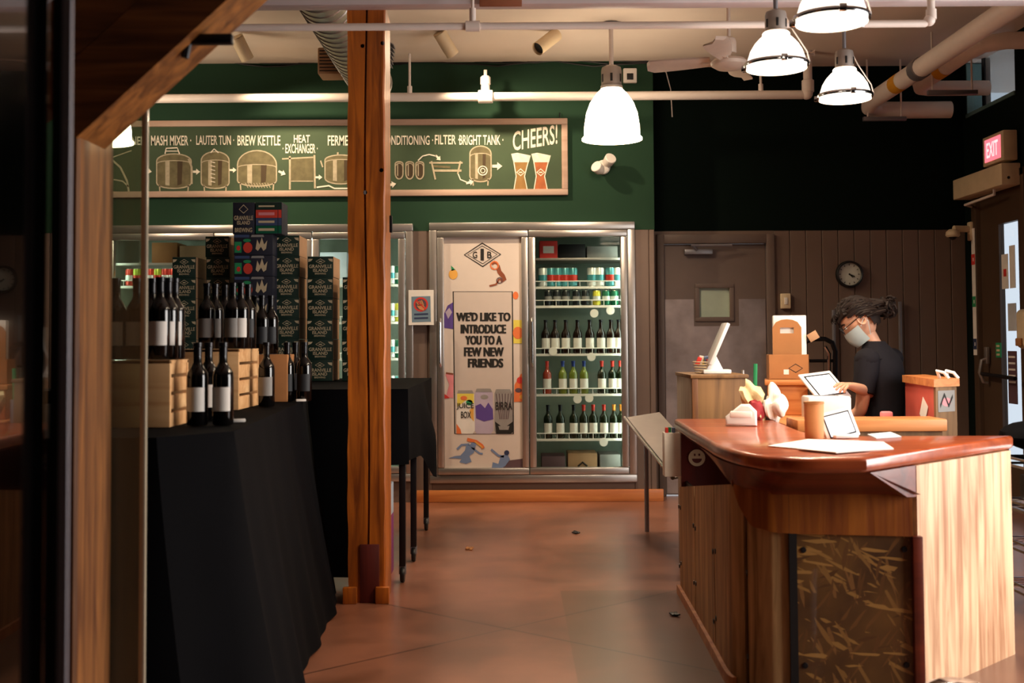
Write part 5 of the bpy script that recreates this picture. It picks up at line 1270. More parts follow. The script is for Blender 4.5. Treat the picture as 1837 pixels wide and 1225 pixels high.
# tablet on stand facing the customers
def tablet(px0, px1, py0, py1, Y, label, tilt, rz, base_z, lean=0, screen_mark=True):
    a, b = at(px0, py1, Y), at(px1, py0, Y); w, h = b.x - a.x, (b.z - a.z) / math.cos(tilt)
    o = thing('tablet', label, 'tablet', ((a.x + b.x)/2, Y, base_z), rz, 'white tablets on stands')
    hz = a.z - base_z; Rm = Euler((-tilt, lean, 0))
    def L_(mb, c, d, bev): mb.box(Vector((0, 0, hz)) + Rm.to_matrix() @ Vector(c), d, bev, Rm)
    m = MB('tablet_white'); L_(m, (0, 0, h/2), (w, .014, h), .006); m.build('case', parent=o)
    m = MB('black_plastic'); L_(m, (0, -.0075, h/2), (w * .80, .002, h * .78), 0); m.build('bezel', parent=o)
    m = MB('screen_lit'); L_(m, (0, -.009, h/2), (w * .72, .002, h * .68), 0); m.build('screen', parent=o)
    if screen_mark: m = MB('screen_lilac'); L_(m, (-w*.15, -.0105, h*.4), (w * .2, .001, h * .06), 0); m.build('screen_icon', parent=o)
    m = MB('tablet_white'); m.box((0, .05, .008), (w * .7, .16, .016), .005); m.tube([(0, .06, .01), Vector((0, .02, hz)) + Rm.to_matrix() @ Vector((0, .01, h * .4))], .018, 10); m.build('stand', parent=o)
    return o
tablet(1482, 1546, 736, 788, 5.0, 'white tablet on a stand at the customer side of the bar', R(20), R(12), BT + .002, -R(12))
cp = atz(1461, 787, BT); ct = thing('paper_cup', 'tall plain kraft paper cup standing on the bar beside the tablet', 'cup', (cp.x, cp.y, BT + .002))
cw = (at(1478, 700, cp.y).x - at(1443, 700, cp.y).x) / 2; ch = at(1460, 723, cp.y).z - BT
MB('kraft_orange').lathe([(.0001, 0), (cw * .92, 0), (cw * .94, .004), (cw, ch), (cw * .95, ch), (cw * .88, .01)], 24, cap=False).build('cup_body', parent=ct); MB('kraft').lathe([(cw * .98, ch - .006), (cw * 1.04, ch - .003), (cw * 1.02, ch + .004), (cw * .95, ch + .002)], 24, cap=False).build('rim', parent=ct)
wp = atz(1330, 764, BT); wh = thing('card_holder', 'white rounded plastic holder near the far end of the bar top', 'holder', (wp.x, wp.y, BT + .002), R(-15))
m = MB('tablet_white'); ww = .15; m.prism([(-ww/2, 0), (ww/2, 0), (ww/2, .07), (.04, .105), (.0, .105), (-ww/2, .045)], -.025, .025, .012, Matrix.Rotation(PI/2, 4, 'X')); m.build('body', parent=wh)
MB('paper_white').box((0, 0, .055), (ww * .7, .056, .03), .004).build('insert', parent=wh)
# pouch and crumpled paper bag at the far end of the bar
pp_ = atz(1352, 753, BT); pu = thing('cloth_pouch', 'cream and dark red cloth pouch leaning at the far end of the bar', 'pouch', (pp_.x, pp_.y, BT + .002))
def blob(mat, c, r, seed, amp=.15, n=20, rot=None):
    m = MB(mat); m.ball((0, 0, 0), 1.0, n); rnd_ = random.Random(seed); f = [Vector((rnd_.uniform(-1, 1), rnd_.uniform(-1, 1), rnd_.uniform(-1, 1))) * 6 for _ in range(6)]
    for i, v in enumerate(m.v):
        s_ = 1 + amp * sum(math.sin(v.dot(g) + j) for j, g in enumerate(f)) / 3; w = Vector((v.x * r[0] * s_, v.y * r[1] * s_, v.z * r[2] * s_))
        if rot: w = rot.to_matrix() @ w
        m.v[i] = w + Vector(c)
    return m
blob('cloth_cream', (-.0, 0, .10), (.05, .045, .10), 3, .40, rot=Euler((0, R(-28), 0))).build('cream_body', parent=pu); blob('cloth_red', (.005, -.035, .055), (.042, .03, .055), 5, .35, rot=Euler((0, R(-20), 0))).build('red_panel', parent=pu)
pg_ = atz(1388, 753, BT); pb_ = blob('paper_white', (0, 0, 0), (.055, .05, .075), 9, .48, 36); o = pb_.build('paper_bag'); o.location = (pg_.x, pg_.y, BT + .075); tag(o, 'crumpled white paper bag standing next to the cloth pouch', 'paper bag')
# stainless shelf flap beyond the bar's far end
sa, sb_ = at(1121, 749, 8.3), at(1207, 857, 7.28)
sf = thing('steel_shelf', 'tilted stainless steel shelf past the far end of the bar', 'shelf')
m = MB('alu_dull'); dx_ = Vector((.26, .12, .03)); n0 = (sb_ - sa).cross(dx_).normalized() * .012
vs = [sa, sb_, sb_ + dx_, sa + dx_]; vs = vs + [v - n0 for v in vs]; m.raw(vs, [(0, 1, 2, 3), (7, 6, 5, 4), (0, 4, 5, 1), (1, 5, 6, 2), (2, 6, 7, 3), (3, 7, 4, 0)]); m.build('plate', parent=sf, smooth=False)
m = MB('chrome'); m.tube([sa, sb_], .014, 10); m.build('rolled_edge', parent=sf)
for f in (.08, .9):
    p = sa + (sb_ - sa) * f + dx_ * .5; MB('grey_metal').tube([(p.x, p.y, 0), p - n0], .016, 8).build('leg', parent=sf)
jb = thing('leaflet_box', 'cream leaflet box with coloured tops fixed on the side of the podium', 'box', (.950, 7.05, .53))
zj = .26; MB('paper_white').span((-.048, -.05, 0), (.048, .05, zj), .004).build('box', parent=jb)
m = MB('ink_red'); 
for i, mm in enumerate(('ink_red', 'ink_green', 'ink_blue', 'label_white')): m.mat(mm); m.box((-.03 + i * .02, -.02 + (i % 2) * .02, zj + .005), (.016, .04, .05), .002)
m.build('leaflets', parent=jb)
# wooden podium
pd = thing('wooden_podium', 'rough wooden podium box behind the far end of the bar', 'podium', (1.155, 6.56, 0))
zpd = at(1290, 672, 6.56).z
MB('podium_wood').span((-.15, 0, 0), (.155, .02, zpd - .02), .003).build('front_board', parent=pd); MB('podium_side').span((-.152, .02, 0), (-.13, .6, zpd - .02), .003).build('side_board', parent=pd); MB('podium_side').span((.135, .02, 0), (.155, .6, zpd - .02), .003).build('side_board', parent=pd)
MB('podium_wood').span((-.16, -.01, zpd - .02), (.165, .61, zpd), .003).build('top_board', parent=pd); MB('timber_brown').span((-.152, -.004, 0), (-.12, .0, zpd - .02), .002).build('corner_strip', parent=pd)
bk = thing('wire_basket', 'small basket of coloured packets on the wooden podium', 'basket', (at(1262, 660, 6.8).x, 6.8, zpd + .001))
m = MB('ivory_plastic'); 
for k in range(5): m.tube([(.06 * math.cos(2*PI*i/16) * (.8 + .05 * k), .06 * math.sin(2*PI*i/16) * (.8 + .05 * k), .006 + .015 * k) for i in range(16)], .004, 6, closed=True)
m.lathe([(.0001, .003), (.045, .003)], 16, cap=False); m.build('basket_rings', parent=bk)
m = MB('ink_red')
for i, mm in enumerate(('ink_red', 'label_white', 'ink_lemon', 'ink_blue', 'ink_red')): m.mat(mm); m.box((-.03 + .015 * i, .01 * (i % 3) - .01, .07 + .008 * (i % 2)), (.025, .01, .05), .002, Euler((.2 * i, .4 - .2 * i, 0)))
m.build('packets', parent=bk)
# angled display on podium
dsp = thing('display_tablet', 'thin white tablet seen edge-on on a stand on the podium', 'tablet', (at(1284, 665, 6.75).x, 6.75, zpd + .001), R(0))
m = MB('tablet_white'); m.box((0.01, 0, .17), (.022, .17, .26), .006, Euler((0, R(24), 0))); m.build('case', parent=dsp); m = MB('tablet_white'); m.box((-.0, 0, .012), (.16, .12, .024), .006); m.prism([(-.07, 0), (.05, 0), (.0, .10), (-.02, .10)], -.03, .03, .004, Matrix.Rotation(PI/2, 4, 'X')); m.build('stand', parent=dsp)

# -------- work counter behind the bar
wk = thing('work_counter', 'wooden work counter with a thick top rail behind the bar', 'counter')
MB('honey_wood').span((1.40, 5.78, .885), (2.14, 6.02, .945), .008).build('top_rail', parent=wk)
MB('podium_wood').span((1.41, 5.80, 0), (2.12, 5.83, .885)).build('front_panel', parent=wk); MB('honey_wood').span((1.42, 6.02, .87), (2.02, 6.72, .90), .004).build('work_surface', parent=wk)
for x in (1.432, 2.005): MB('podium_wood').span((x - .012, 5.83, 0), (x + .012, 6.70, .87)).build('side_panel', parent=wk)
bc = thing('back_counter', 'low wooden back counter under the kraft carrier', 'counter')
MB('honey_wood').span((1.44, 6.76, .86), (1.78, 7.35, .90), .006).build('counter_top', parent=bc); MB('podium_wood').span((1.46, 6.78, 0), (1.76, 7.32, .86)).build('cabinet', parent=bc, smooth=False)
hb_ = thing('wooden_bin', 'honey coloured wooden bin under the kraft carrier', 'bin', (at(1413, 720, 6.85).x, 6.85, .902), R(-12))
zh = at(1410, 682, 6.85).z - .902; MB('honey_wood').span((-.115, 0, 0), (.115, .3, zh - .03), .004).build('box', parent=hb_); MB('honey_wood').span((-.13, -.015, zh - .03), (.13, .315, zh), .006).build('lid', parent=hb_)
zl = .902 + zh + .001
kc = thing('bottle_carrier', 'kraft cardboard bottle carrier with an arched handle on the wooden bin', 'carrier', (at(1415, 660, 6.95).x, 6.95, zl), R(-8))
kw = .235; kh = at(1415, 636, 6.95).z - zl
m = MB('kraft'); m.span((-kw/2, 0, 0), (kw/2, .006, kh), .001); m.span((-kw/2, .16, 0), (kw/2, .166, kh), .001); m.span((-kw/2, 0, 0), (-kw/2 + .006, .166, kh), .001); m.span((kw/2 - .006, 0, 0), (kw/2, .166, kh), .001); m.span((-kw/2, 0, 0), (kw/2, .166, .006)); m.build('tray', parent=kc, smooth=False)
hh_ = at(1412, 572, 6.95).z - zl; hw = .085
out = [(-hw, .03), (hw, .03), (hw, hh_ - .05), (hw * .75, hh_ - .018), (hw * .4, hh_ - .004), (0, hh_), (-hw * .4, hh_ - .004), (-hw * .75, hh_ - .018), (-hw, hh_ - .05)]
hn = MB('kraft')
slot = (-.04, .04, hh_ - .085, hh_ - .05)
MX = Matrix.Rotation(PI/2, 4, 'X')
hn.prism([(-hw, .03), (hw, .03), (hw, slot[2]), (-hw, slot[2])], -.09, -.082, 0, MX); hn.prism([(-hw, slot[2]), (slot[0], slot[2]), (slot[0], slot[3]), (-hw, slot[3])], -.09, -.082, 0, MX); hn.prism([(slot[1], slot[2]), (hw, slot[2]), (hw, slot[3]), (slot[1], slot[3])], -.09, -.082, 0, MX); hn.prism([(-hw, slot[3]), (hw, slot[3])] + out[2:], -.09, -.082, 0, MX)
hn.build('handle_panel', parent=kc, smooth=False)
m = MB('ink'); A_ = Art(m, lambda x, y, k: Vector((x, -.001 * k, y))); A_.stroke([(.0, kh*.45), (.04, kh*.62), (.08, kh*.45), (.04, kh*.28)], .005, 'ink', closed=True); A_.poly([(-.03, kh*.2), (-.0, kh*.2), (-.0, kh*.4), (-.03, kh*.4)], 'label_white'); m.build('printed_mark', parent=kc, smooth=False)
pwb = thing('paper_stack', 'tall white paper block standing inside the kraft carrier', 'paper', (at(1416, 620, 7.07).x, 7.06, zl + .008), R(-8)); MB('paper_white').span((-.098, -.015, 0), (.098, .05, hh_ + .015), .006).build('block', parent=pwb)
m = MB('kraft_pale'); m.box((.135, -.03, kh + .10), (.06, .004, .05), .001, Euler((0, R(-30), 0))); m.build('folded_flap', parent=pwb)
tablet(1462, 1534, 670, 716, 6.62, 'white tablet on a tall stand being touched by the person', R(50), R(24), .903, -R(5), False)
m = MB('tablet_white'); ps = thing('receipt_printer', 'white receipt printer block under the tablet the person touches', 'printer', (at(1482, 735, 6.3).x, 6.3, .903)); MB('tablet_white').box((0, 0, .068), (.23, .16, .136), .012).build('housing', parent=ps); MB('black_plastic').box((0, -.0, .1365), (.13, .02, .003)).build('paper_slot', parent=ps)
tb = thing('marker_pot', 'slim dark pot with a striped pen beside the honey bin', 'pot', (at(1370, 690, 6.8).x, 6.8, zpd * 0 + .902)); zt3 = at(1370, 640, 6.8).z - .902
MB('grey_metal').tube([(0, 0, 0), (0, 0, .16)], .03, 14).build('pot', parent=tb); m = MB('ink_green'); m.tube([(0, 0, .02), (.01, 0, zt3)], .012, 8); m.build('pen', parent=tb)
tb2 = MB('alu').lathe([(.0001, 0), (.022, 0), (.022, .2), (.01, .24), (.01, .3), (.0001, .3)], 14).build('water_tap'); tb2.location = (1.365, 6.95, .86); tag(tb2, 'slim steel bottle standing next to the podium', 'bottle')
shb = MB('honey_wood').span((1.335, 6.65, .83), (1.435, 7.1, .86), .003); shb.span((1.335, 6.68, 0), (1.36, 6.72, .83)); shb.span((1.41, 6.68, 0), (1.435, 6.72, .83)); shb.span((1.335, 7.03, 0), (1.36, 7.07, .83)); shb.span((1.41, 7.03, 0), (1.435, 7.07, .83))
tag(shb.build('side_stand'), 'narrow wooden stand between the podium and the back counter', 'stand')
for o_, zz in ((tb2, .862),): o_.location.z = zz
tb.location.z = .862; tb.location.x = 1.40
# red-sided bin beside the person
rbx = thing('wooden_booth', 'wooden booth box with red side and stickers beside the person', 'booth', (at(1680, 780, 6.05).x, 6.05, 0), R(0))
zr0, zr1 = at(1630, 670, 6.7).z, at(1690, 684, 6.05).z
c0_, c1_, c2_ = Vector((0, 0)), Vector((at(1716, 700, 6.15).x - rbx.location.x, .10)), Vector((at(1626, 700, 6.75).x - rbx.location.x, .72))
c3_ = c1_ + c2_
def quadbox(mb, p, q, r_, s_, z0, z1):
    vs = [(v.x, v.y, z) for z in (z0, z1) for v in (p, q, r_, s_)]; mb.raw(vs, [(0, 1, 2, 3), (7, 6, 5, 4), (0, 4, 5, 1), (1, 5, 6, 2), (2, 6, 7, 3), (3, 7, 4, 0)]); return mb
zr = (zr0 + zr1) / 2
def lerp(a, b, f): return a + (b - a) * f
quadbox(MB('podium_wood'), c0_, c1_, c1_ + c2_ * .06, c0_ + c2_ * .06, 0, zr - .04).build('front_board', parent=rbx, smooth=False)
quadbox(MB('red_inner'), c0_ + c2_ * .06, c0_ + c2_ * .06 + c1_ * .12, c2_ + c1_ * .12, c2_, 0, zr - .04).build('red_side_board', parent=rbx, smooth=False)
quadbox(MB('podium_wood'), c1_ * .88 + c2_ * .06, c1_ + c2_ * .06, c3_, c2_ + c1_ * .88, 0, zr - .04).build('side_board', parent=rbx, smooth=False)
ex_ = Vector((-.012, -.012)); quadbox(MB('honey_wood'), c0_ + ex_, c1_ + Vector((.012, -.012)), c3_ + Vector((.012, .012)), c2_ + Vector((-.012, .012)), zr - .04, zr).build('top_board', parent=rbx, smooth=False)
m = MB('label_grey'); A_ = Art(m, lambda x, y, k: Vector((c1_.x * x, c1_.y * x - .0015 * k - .0008, y)))
A_.poly([(.1, zr - .17), (.9, zr - .17), (.9, zr - .06), (.1, zr - .06)], 'label_grey', 1); A_.stroke([(.2, zr - .14), (.4, zr - .08), (.6, zr - .14), (.8, zr - .09)], .02, 'ink', 2); A_.disc((.5, zr - .12), .22, .022, 'ink_pink', 1.5); m.build('sticker_art', parent=rbx, smooth=False)
m = MB('paper_white'); u_ = c2_.normalized(); 
m.raw([(c2_.x * f - .004, c2_.y * f - .004, z) for f, z in ((.35, zr - .25), (.5, zr - .2), (.38, zr - .10), (.22, zr - .15))], [(0, 1, 2, 3)]); m.build('taped_note', parent=rbx, smooth=False)
m = MB('tablet_white')
for i in range(2): m.tube([(c1_.x * .5 + .05 * i, .14 + .03 * i, zr), (c1_.x * .5 + .05 * i - .02, .12, zr + .04), (c1_.x * .5 + .05 * i + .01, .1, zr + .03), (c1_.x * .5 + .05 * i + .03, .09, zr + .0)], .009, 8)
tag(m.build('cable_ties', loc=rbx.location), 'white looped cable ends on top of the red-sided booth', 'cable')
pkb = MB('ink_pink'); q_ = at(1603, 740, 6.55); pkb.box((0, 0, 0), (.06, .05, .05), .01); o = pkb.build('sticky_notes'); o.location = (q_.x - .12, 6.30, .928); tag(o, 'small pink pad on the work counter by the booth', 'note pad')

# -------- tube frame against the panelling, rack by the bar, steel bin
hf = thing('hand_truck', 'black tubular hand truck leaning at the brown panelling behind the carrier', 'hand truck')
z1 = at(1470, 608, 9.6).z; xl, xr_ = at(1440, 640, 9.6).x, at(1502, 640, 9.6).x
m = MB('black_metal'); m.tube([(xl, 9.75, .1), (xl, 9.62, z1 - .08), (xl + .03, 9.6, z1 - .02), (xl + .08, 9.6, z1), (xr_ - .1, 9.6, z1), (xr_ - .04, 9.6, z1 - .03), (xr_ - .01, 9.62, z1 - .10), (xr_, 9.75, .1)], .02, 10); m.build('frame', parent=hf)
m = MB('chrome'); m.tube([(xr_ - .06, 9.7, .15), (xr_ - .06, 9.62, z1 - .12), (xr_ - .1, 9.6, z1 - .06)], .016, 8); m.build('inner_bar', parent=hf)
m = MB('black_metal'); 
for z in (z1 - .18, .7, .4): m.tube([(xl + .02, 9.66, z), (xr_ - .02, 9.66, z)], .014, 8)
m.build('cross_bar', parent=hf); m = MB('black_metal').span((xl - .03, 9.45, 0.0), (xr_ + .03, 9.76, .012), .002); m.build('toe_plate', parent=hf)
for x in (xl, xr_): MB('black_plastic').lathe([(.03, -.02), (.10, -.02), (.105, 0), (.10, .02), (.03, .02)], 20, Matrix.Translation((x, 9.8, .105)) @ Matrix.Rotation(PI/2, 4, 'Y')).build('wheel', parent=hf)
rk = thing('wire_rack', 'chrome wire rack on legs just beyond the pale end of the bar', 'rack', (2.72, 5.62, 0))
for x, y in ((-.3, -.2), (.3, -.2), (-.3, .2), (.3, .2)): MB('chrome').tube([(x, y, 0), (x, y, .78)], .013, 8).build('leg', parent=rk)
for z in (.16, .36, .55, .76):
    m = MB('chrome')
    for i in range(9): m.tube([(-.3, -.2 + .05 * i, z), (.3, -.2 + .05 * i, z)], .004, 5)
    for zz_ in (z, z - .035): m.tube([(-.3, -.2, zz_), (.3, -.2, zz_), (.3, .2, zz_), (-.3, .2, zz_)], .007, 6, closed=True)
    m.build('shelf', parent=rk)
bgm = blob('black_cloth', (0, 0, 0), (.26, .2, .09), 12, .14, 28); o = bgm.build('black_bag'); o.location = (2.62, 5.62, .872); tag(o, 'soft black bag lying on top of the chrome wire rack', 'bag')
m = MB('mauve_box').span((-.2, -.12, 0), (.2, .12, .11), .004); o = m.build('mauve_box'); o.location = (2.70, 5.60, .366); tag(o, 'flat mauve box on a shelf of the chrome wire rack', 'box')
for i in range(2):
    m = MB('bottle_black').lathe([(.0001, 0), (.04, 0), (.045, .01), (.045, .14), (.02, .18), (.018, .2), (.0001, .2)], 18); o = m.build('black_bottle'); o.location = (2.55 + .13 * i, 5.46 + .02 * i, .168); tag(o, ['black bottle low on the wire rack closest to the bar end', 'black bottle low on the wire rack beside another one'][i], 'bottle', 'black bottles on the wire rack')
m = MB('black_plastic').span((-.24, -.15, 0), (.24, .15, .12), .01); o = m.build('black_crate'); o.location = (2.72, 5.62, .556); tag(o, 'black tray on the upper shelf of the chrome wire rack', 'tray')
sbp = at(1717, 1232, 3.5); sbn = thing('steel_bin', 'small round steel bin at the lower edge of the view before the bar end', 'bin', (sbp.x, 3.5, 0)); zt4 = sbp.z
MB('chrome').lathe([(.0001, .004), (.075, .0), (.08, .01), (.085, zt4 - .02), (.09, zt4 - .01), (.09, zt4), (.08, zt4)], 28, cap=False).build('body', parent=sbn); MB('chrome').lathe([(.084, zt4 - .002), (.06, zt4 + .012), (.0001, zt4 + .016)], 28, cap=False).build('lid', parent=sbn)
for i, (px, py) in enumerate(((1208, 1105), (842, 986), (1030, 957))):
    p = atz(px, py, 0); m = MB('kraft' if i == 1 else 'black_plastic'); rnd_ = random.Random(i)
    for k in range(3): m.box((rnd_.uniform(-.02, .02), rnd_.uniform(-.02, .02), .006), (.05, .018, .008), .002, Euler((rnd_.uniform(-.3, .3), rnd_.uniform(-.2, .2), rnd_.uniform(0, 3))))
    o = m.build('dry_leaf'); o.location = p + Vector((0, 0, .002)); tag(o, ['dark dry leaf on the floor beside the bar kick rail', 'pale scrap of leaf in the middle of the floor', 'dark leaf bit on the floor in front of the coolers'][i], 'leaf', 'leaf bits on the floor')

# ================================================================== PERSON
def skin_mesh(verts, edges, radii, sub=2):
    me = bpy.data.meshes.new('skin_source'); me.from_pydata([tuple(v) for v in verts], edges, [])
    ob = bpy.data.objects.new('skin_source', me); COL.objects.link(ob)
    md = ob.modifiers.new('s', 'SKIN'); md.use_smooth_shade = True; md.branch_smoothing = .6
    for i, r in enumerate(radii):
        sv = me.skin_vertices[0].data[i]; sv.radius = r if isinstance(r, tuple) else (r, r)
    me.skin_vertices[0].data[0].use_root = True
    ms = ob.modifiers.new('d', 'SUBSURF'); ms.levels = sub; ms.render_levels = sub
    dg = bpy.context.evaluated_depsgraph_get(); dg.update()
    res = bpy.data.meshes.new_from_object(ob.evaluated_get(dg)); bpy.data.objects.remove(ob); bpy.data.meshes.remove(me)
    return res
def chain(V, E, RR, pts, start=None):
    prev = start
    for p, r in pts:
        V.append(Vector(p)); RR.append(r); i = len(V) - 1
        if prev is not None: E.append((prev, i))
        prev = i
    return prev
PX, PY = at(1572, 700, 7.0).x, 7.0
def loc(px, py, dy=0.0): return at(px, py, PY + dy) - Vector((PX, PY, 0))
def mesh_obj(me, name, mat, parent):
    me.materials.clear(); me.materials.append(MATS[mat]); me.shade_smooth(); o = bpy.data.objects.new(name, me); COL.objects.link(o); o.parent = parent; return o
V, E, RR = [], [], []
fdir = Vector((-.75, .66, 0)); sdir = Vector((-.66, -.75, 0))     # facing, and the person's own left
pel = loc(1587, 790); pel.z = .86
chain(V, E, RR, [(pel, (.12, .10))])
wst = loc(1586, 745); chs = loc(1584, 690); upc = loc(1579, 645); nb0 = loc(1568, 622); nb1 = loc(1558, 602)
chain(V, E, RR, [(wst, (.105, .085)), (chs, (.115, .09)), (upc, (.105, .08)), (nb0, .06), (nb1, .056), (loc(1546, 586), .055)], 0)
sL = upc + sdir * .155 + Vector((-.01, 0, .0)); eL = loc(1545, 738, -.15); wL = eL + fdir * .20 + Vector((0, 0, -.11))
armL = chain(V, E, RR, [(upc + (sL - upc) * .6, .06), (sL, .054), (sL.lerp(eL, .5), .047), (eL, .041), (eL.lerp(wL, .45), .038), (wL, .027)], 3)
sR = upc - sdir * .155; hT = at(1500, 690, 6.56) - Vector((PX, PY, 0)); wR = at(1526, 692, 6.68) - Vector((PX, PY, 0)); eR = sR.lerp(wR, .5) + Vector((.03, .06, -.13))
armR = chain(V, E, RR, [(upc + (sR - upc) * .6, .06), (sR, .054), (sR.lerp(eR, .5), .046), (eR, .040), (eR.lerp(wR, .5), .036), (wR, .026)], 3)
def hand(w, d, up, start, side, curl):
    d = d.normalized(); up = up.normalized(); s_ = d.cross(up).normalized() * side
    p = chain(V, E, RR, [(w + d * .045, (.033, .02))], start)
    for k in range(4):
        o_ = s_ * (.026 - .0175 * k); Lf = (.072, .082, .078, .060)[k]; b_ = w + d * .085 + o_
        bend = d * math.cos(curl[k]) - up * math.sin(curl[k]); bend2 = d * math.cos(curl[k] * 2) - up * math.sin(curl[k] * 2)
        chain(V, E, RR, [(b_, .0095), (b_ + bend * Lf * .5, .0088), (b_ + bend * Lf * .5 + bend2 * Lf * .45, .0078)], p)
    tb_ = w + d * .03 + s_ * .036; chain(V, E, RR, [(tb_, .012), (tb_ + d * .03 + s_ * .016 - up * .01, .0098), (tb_ + d * .055 + s_ * .016 - up * .02, .0085)], p)
hand(wR, hT - wR, Vector((0, -.4, 1)), armR, 1, (.25, .35, .5, .6))
hand(wL, wL - eL, Vector((0, 0, 1)), armL, -1, (.3, .35, .4, .45))
# legs
for s_ in (-1, 1):
    h = pel + sdir * .09 * s_ + Vector((0, 0, -.06)); chain(V, E, RR, [(h, .085), (Vector((h.x, h.y, .47)) + fdir * .015, .058), (Vector((h.x, h.y, .27)), .05), (Vector((h.x, h.y, .085)) - fdir * .01, .038), (Vector((h.x, h.y, .035)) + fdir * .10, .032), (Vector((h.x, h.y, .028)) + fdir * .16, .026)], 0)
person = thing('person', 'person with dark tied-up hair, face mask and black shirt looking down behind the bar', 'person', (PX, PY, 0))
body_me = skin_mesh(V, E, RR, 2)
# head: shaped ellipsoid with face, appended to the body mesh
hc = loc(1541, 574); tilt = Matrix.Rotation(R(24), 3, 'Y')       # chin towards the chest
yaw = math.atan2(.22, -.975)
HB = MB('skin')
bm = bmesh.new(); bmesh.ops.create_uvsphere(bm, u_segments=32, v_segments=24, radius=1.0)
for v in bm.verts:
    x, y, z = v.co                                             # local: +x is the face
    r = Vector((x * .098, y * .076, z * .118))
    if z < 0: r.x *= 1 - .10 * (-z); r.y *= 1 - .28 * (-z); r.x += .018 * (-z)
    if x > .8 and abs(y) < .25 and -.35 < z < .15: r.x += .022 * (1 - abs(y) / .25) * (1 - abs(z + .12) / .3 if abs(z + .12) < .3 else 0)   # nose
    if x > .75 and .0 < z < .22 and .2 < abs(y) < .55: r.x -= .006                                  # eye sockets
    if x > .6 and z < -.75: r.x += .008
    v.co = r
HM = Matrix.Translation(hc) @ Matrix.Rotation(yaw, 4, 'Z') @ Matrix.Rotation(R(40), 4, 'Y') @ Matrix.Scale(1.06, 4)
HB.from_bm(bm, HM)
for sy in (-1, 1):
    HB.lathe([(.008, -.004), (.020, .0), (.026, .006), (.030, .004), (.028, -.006)], 14, HM @ Matrix.Translation((-.006, sy * .077, -.005)) @ Matrix.Rotation(-sy * R(80), 4, 'X') @ Matrix.Diagonal((.75, 1.1, 1, 1)))
bm = bmesh.new(); bm.from_mesh(body_me)
tmp = bpy.data.meshes.new('head_source'); tmp.from_pydata([tuple(v) for v in HB.v], [], HB.f); bm.from_mesh(tmp); bpy.data.meshes.remove(tmp); bm.to_mesh(body_me); bm.free()
mesh_obj(body_me, 'body', 'skin', person)
for sy in (-1, 1):
    MB('eye_white').ball(HM @ Vector((.083, sy * .031, .012)), .011, 12).build('eye', parent=person); MB('hair_dark').tube([HM @ Vector((.093, sy * .018, .034)), HM @ Vector((.090, sy * .035, .038)), HM @ Vector((.080, sy * .05, .032))], .004, 6).build('eyebrow', parent=person)
MB('lip').tube([HM @ Vector((.092, -.02, -.062)), HM @ Vector((.098, 0, -.060)), HM @ Vector((.092, .02, -.062))], .005, 6).build('mouth', parent=person)
# mask
mk = MB('mask_blue'); rows = []
for i in range(9):
    t_ = i / 8; z = -.015 - .10 * t_; row = []
    for j in range(17):
        an = R(-82 + 164 * j / 16); sq = 1 - .25 * t_
        row.append(HM @ Vector((.012 + (.108 - .012 * t_ + .012 * math.sin(PI * t_)) * math.cos(an), .083 * sq * math.sin(an), z)))
    rows.append(row)
mk.grid(rows); mk_o = mk.build('face_mask', parent=person)
ml = MB('mask_blue')
for sy in (-1, 1): ml.tube([HM @ Vector((.02, sy * .082, -.03)), HM @ Vector((-.02, sy * .084, -.005)), HM @ Vector((-.03, sy * .084, -.03)), HM @ Vector((.01, sy * .072, -.10))], .002, 5)
ml.build('ear_loop', parent=mk_o)
gl = MB('black_plastic')
for sy in (-1, 1):
    gl.tube([HM @ Vector((.112, sy * .034 + .026 * math.cos(2*PI*i/16), .012 + .021 * math.sin(2*PI*i/16))) for i in range(16)], .003, 6, closed=True); gl.tube([HM @ Vector((.112, sy * .06, .014)), HM @ Vector((-.01, sy * .08, .016))], .0025, 5)
gl.tube([HM @ Vector((.113, -.01, .014)), HM @ Vector((.115, 0, .018)), HM @ Vector((.113, .01, .014))], .0025, 5)
gl.build('glasses', parent=person)
# shirt: torso and short sleeves
sm_ = MB('shirt_black')
def loft(mb, rings, n=28):
    rows = []
    for c, rx, ry, u, w in rings: rows.append([c + u * rx * math.cos(2*PI*j/n) + w * ry * math.sin(2*PI*j/n) + (u * math.sin(j * 1.3 + c.z * 30) + w * math.cos(j * .9 + c.z * 23)) * .003 for j in range(n)])
    for q in rows: q.append(q[0])
    mb.grid(rows)
key = [((1588, 805), .165, .125), ((1587, 775), .155, .12), ((1586, 745), .150, .115), ((1585, 715), .155, .118), ((1584, 690), .165, .122), ((1582, 668), .175, .122), ((1580, 650), .178, .115), ((1577, 637), .160, .100), ((1573, 626), .115, .084), ((1569, 617), .078, .070), ((1567, 612), .068, .064)]
loft(sm_, [(loc(*p), a_, b_, sdir, fdir) for p, a_, b_ in key])
for sh, el, far in ((sL, eL, 0), (sR, eR, 1)):
    ax = (el - sh).normalized(); u_ = ax.cross(fdir).normalized(); w_ = ax.cross(u_)
    sm_.ball(sh + Vector((0, 0, .004)), (.074, .074, .066), 18)
    ins = upc + (sh - upc) * .45
    loft(sm_, [(ins + Vector((0, 0, .01)), .07, .075, u_, w_), (sh + Vector((0, 0, .012)), .070, .072, u_, w_), (sh.lerp(el, .18), .072, .072, u_, w_), (sh.lerp(el, .40), .068, .068, u_, w_), (sh.lerp(el, .64), .066, .066, u_, w_), (sh.lerp(el, .66), .055, .055, u_, w_)], 20)
sm_.build('shirt', parent=person)
V, E, RR = [], [], []
chain(V, E, RR, [(pel + Vector((0, 0, .02)), (.15, .12))])
for s_ in (-1, 1):
    h = pel + sdir * .09 * s_ + Vector((0, 0, -.06)); chain(V, E, RR, [(h, .105), (Vector((h.x, h.y, .47)) + fdir * .015, .08), (Vector((h.x, h.y, .10)), .066)], 0)
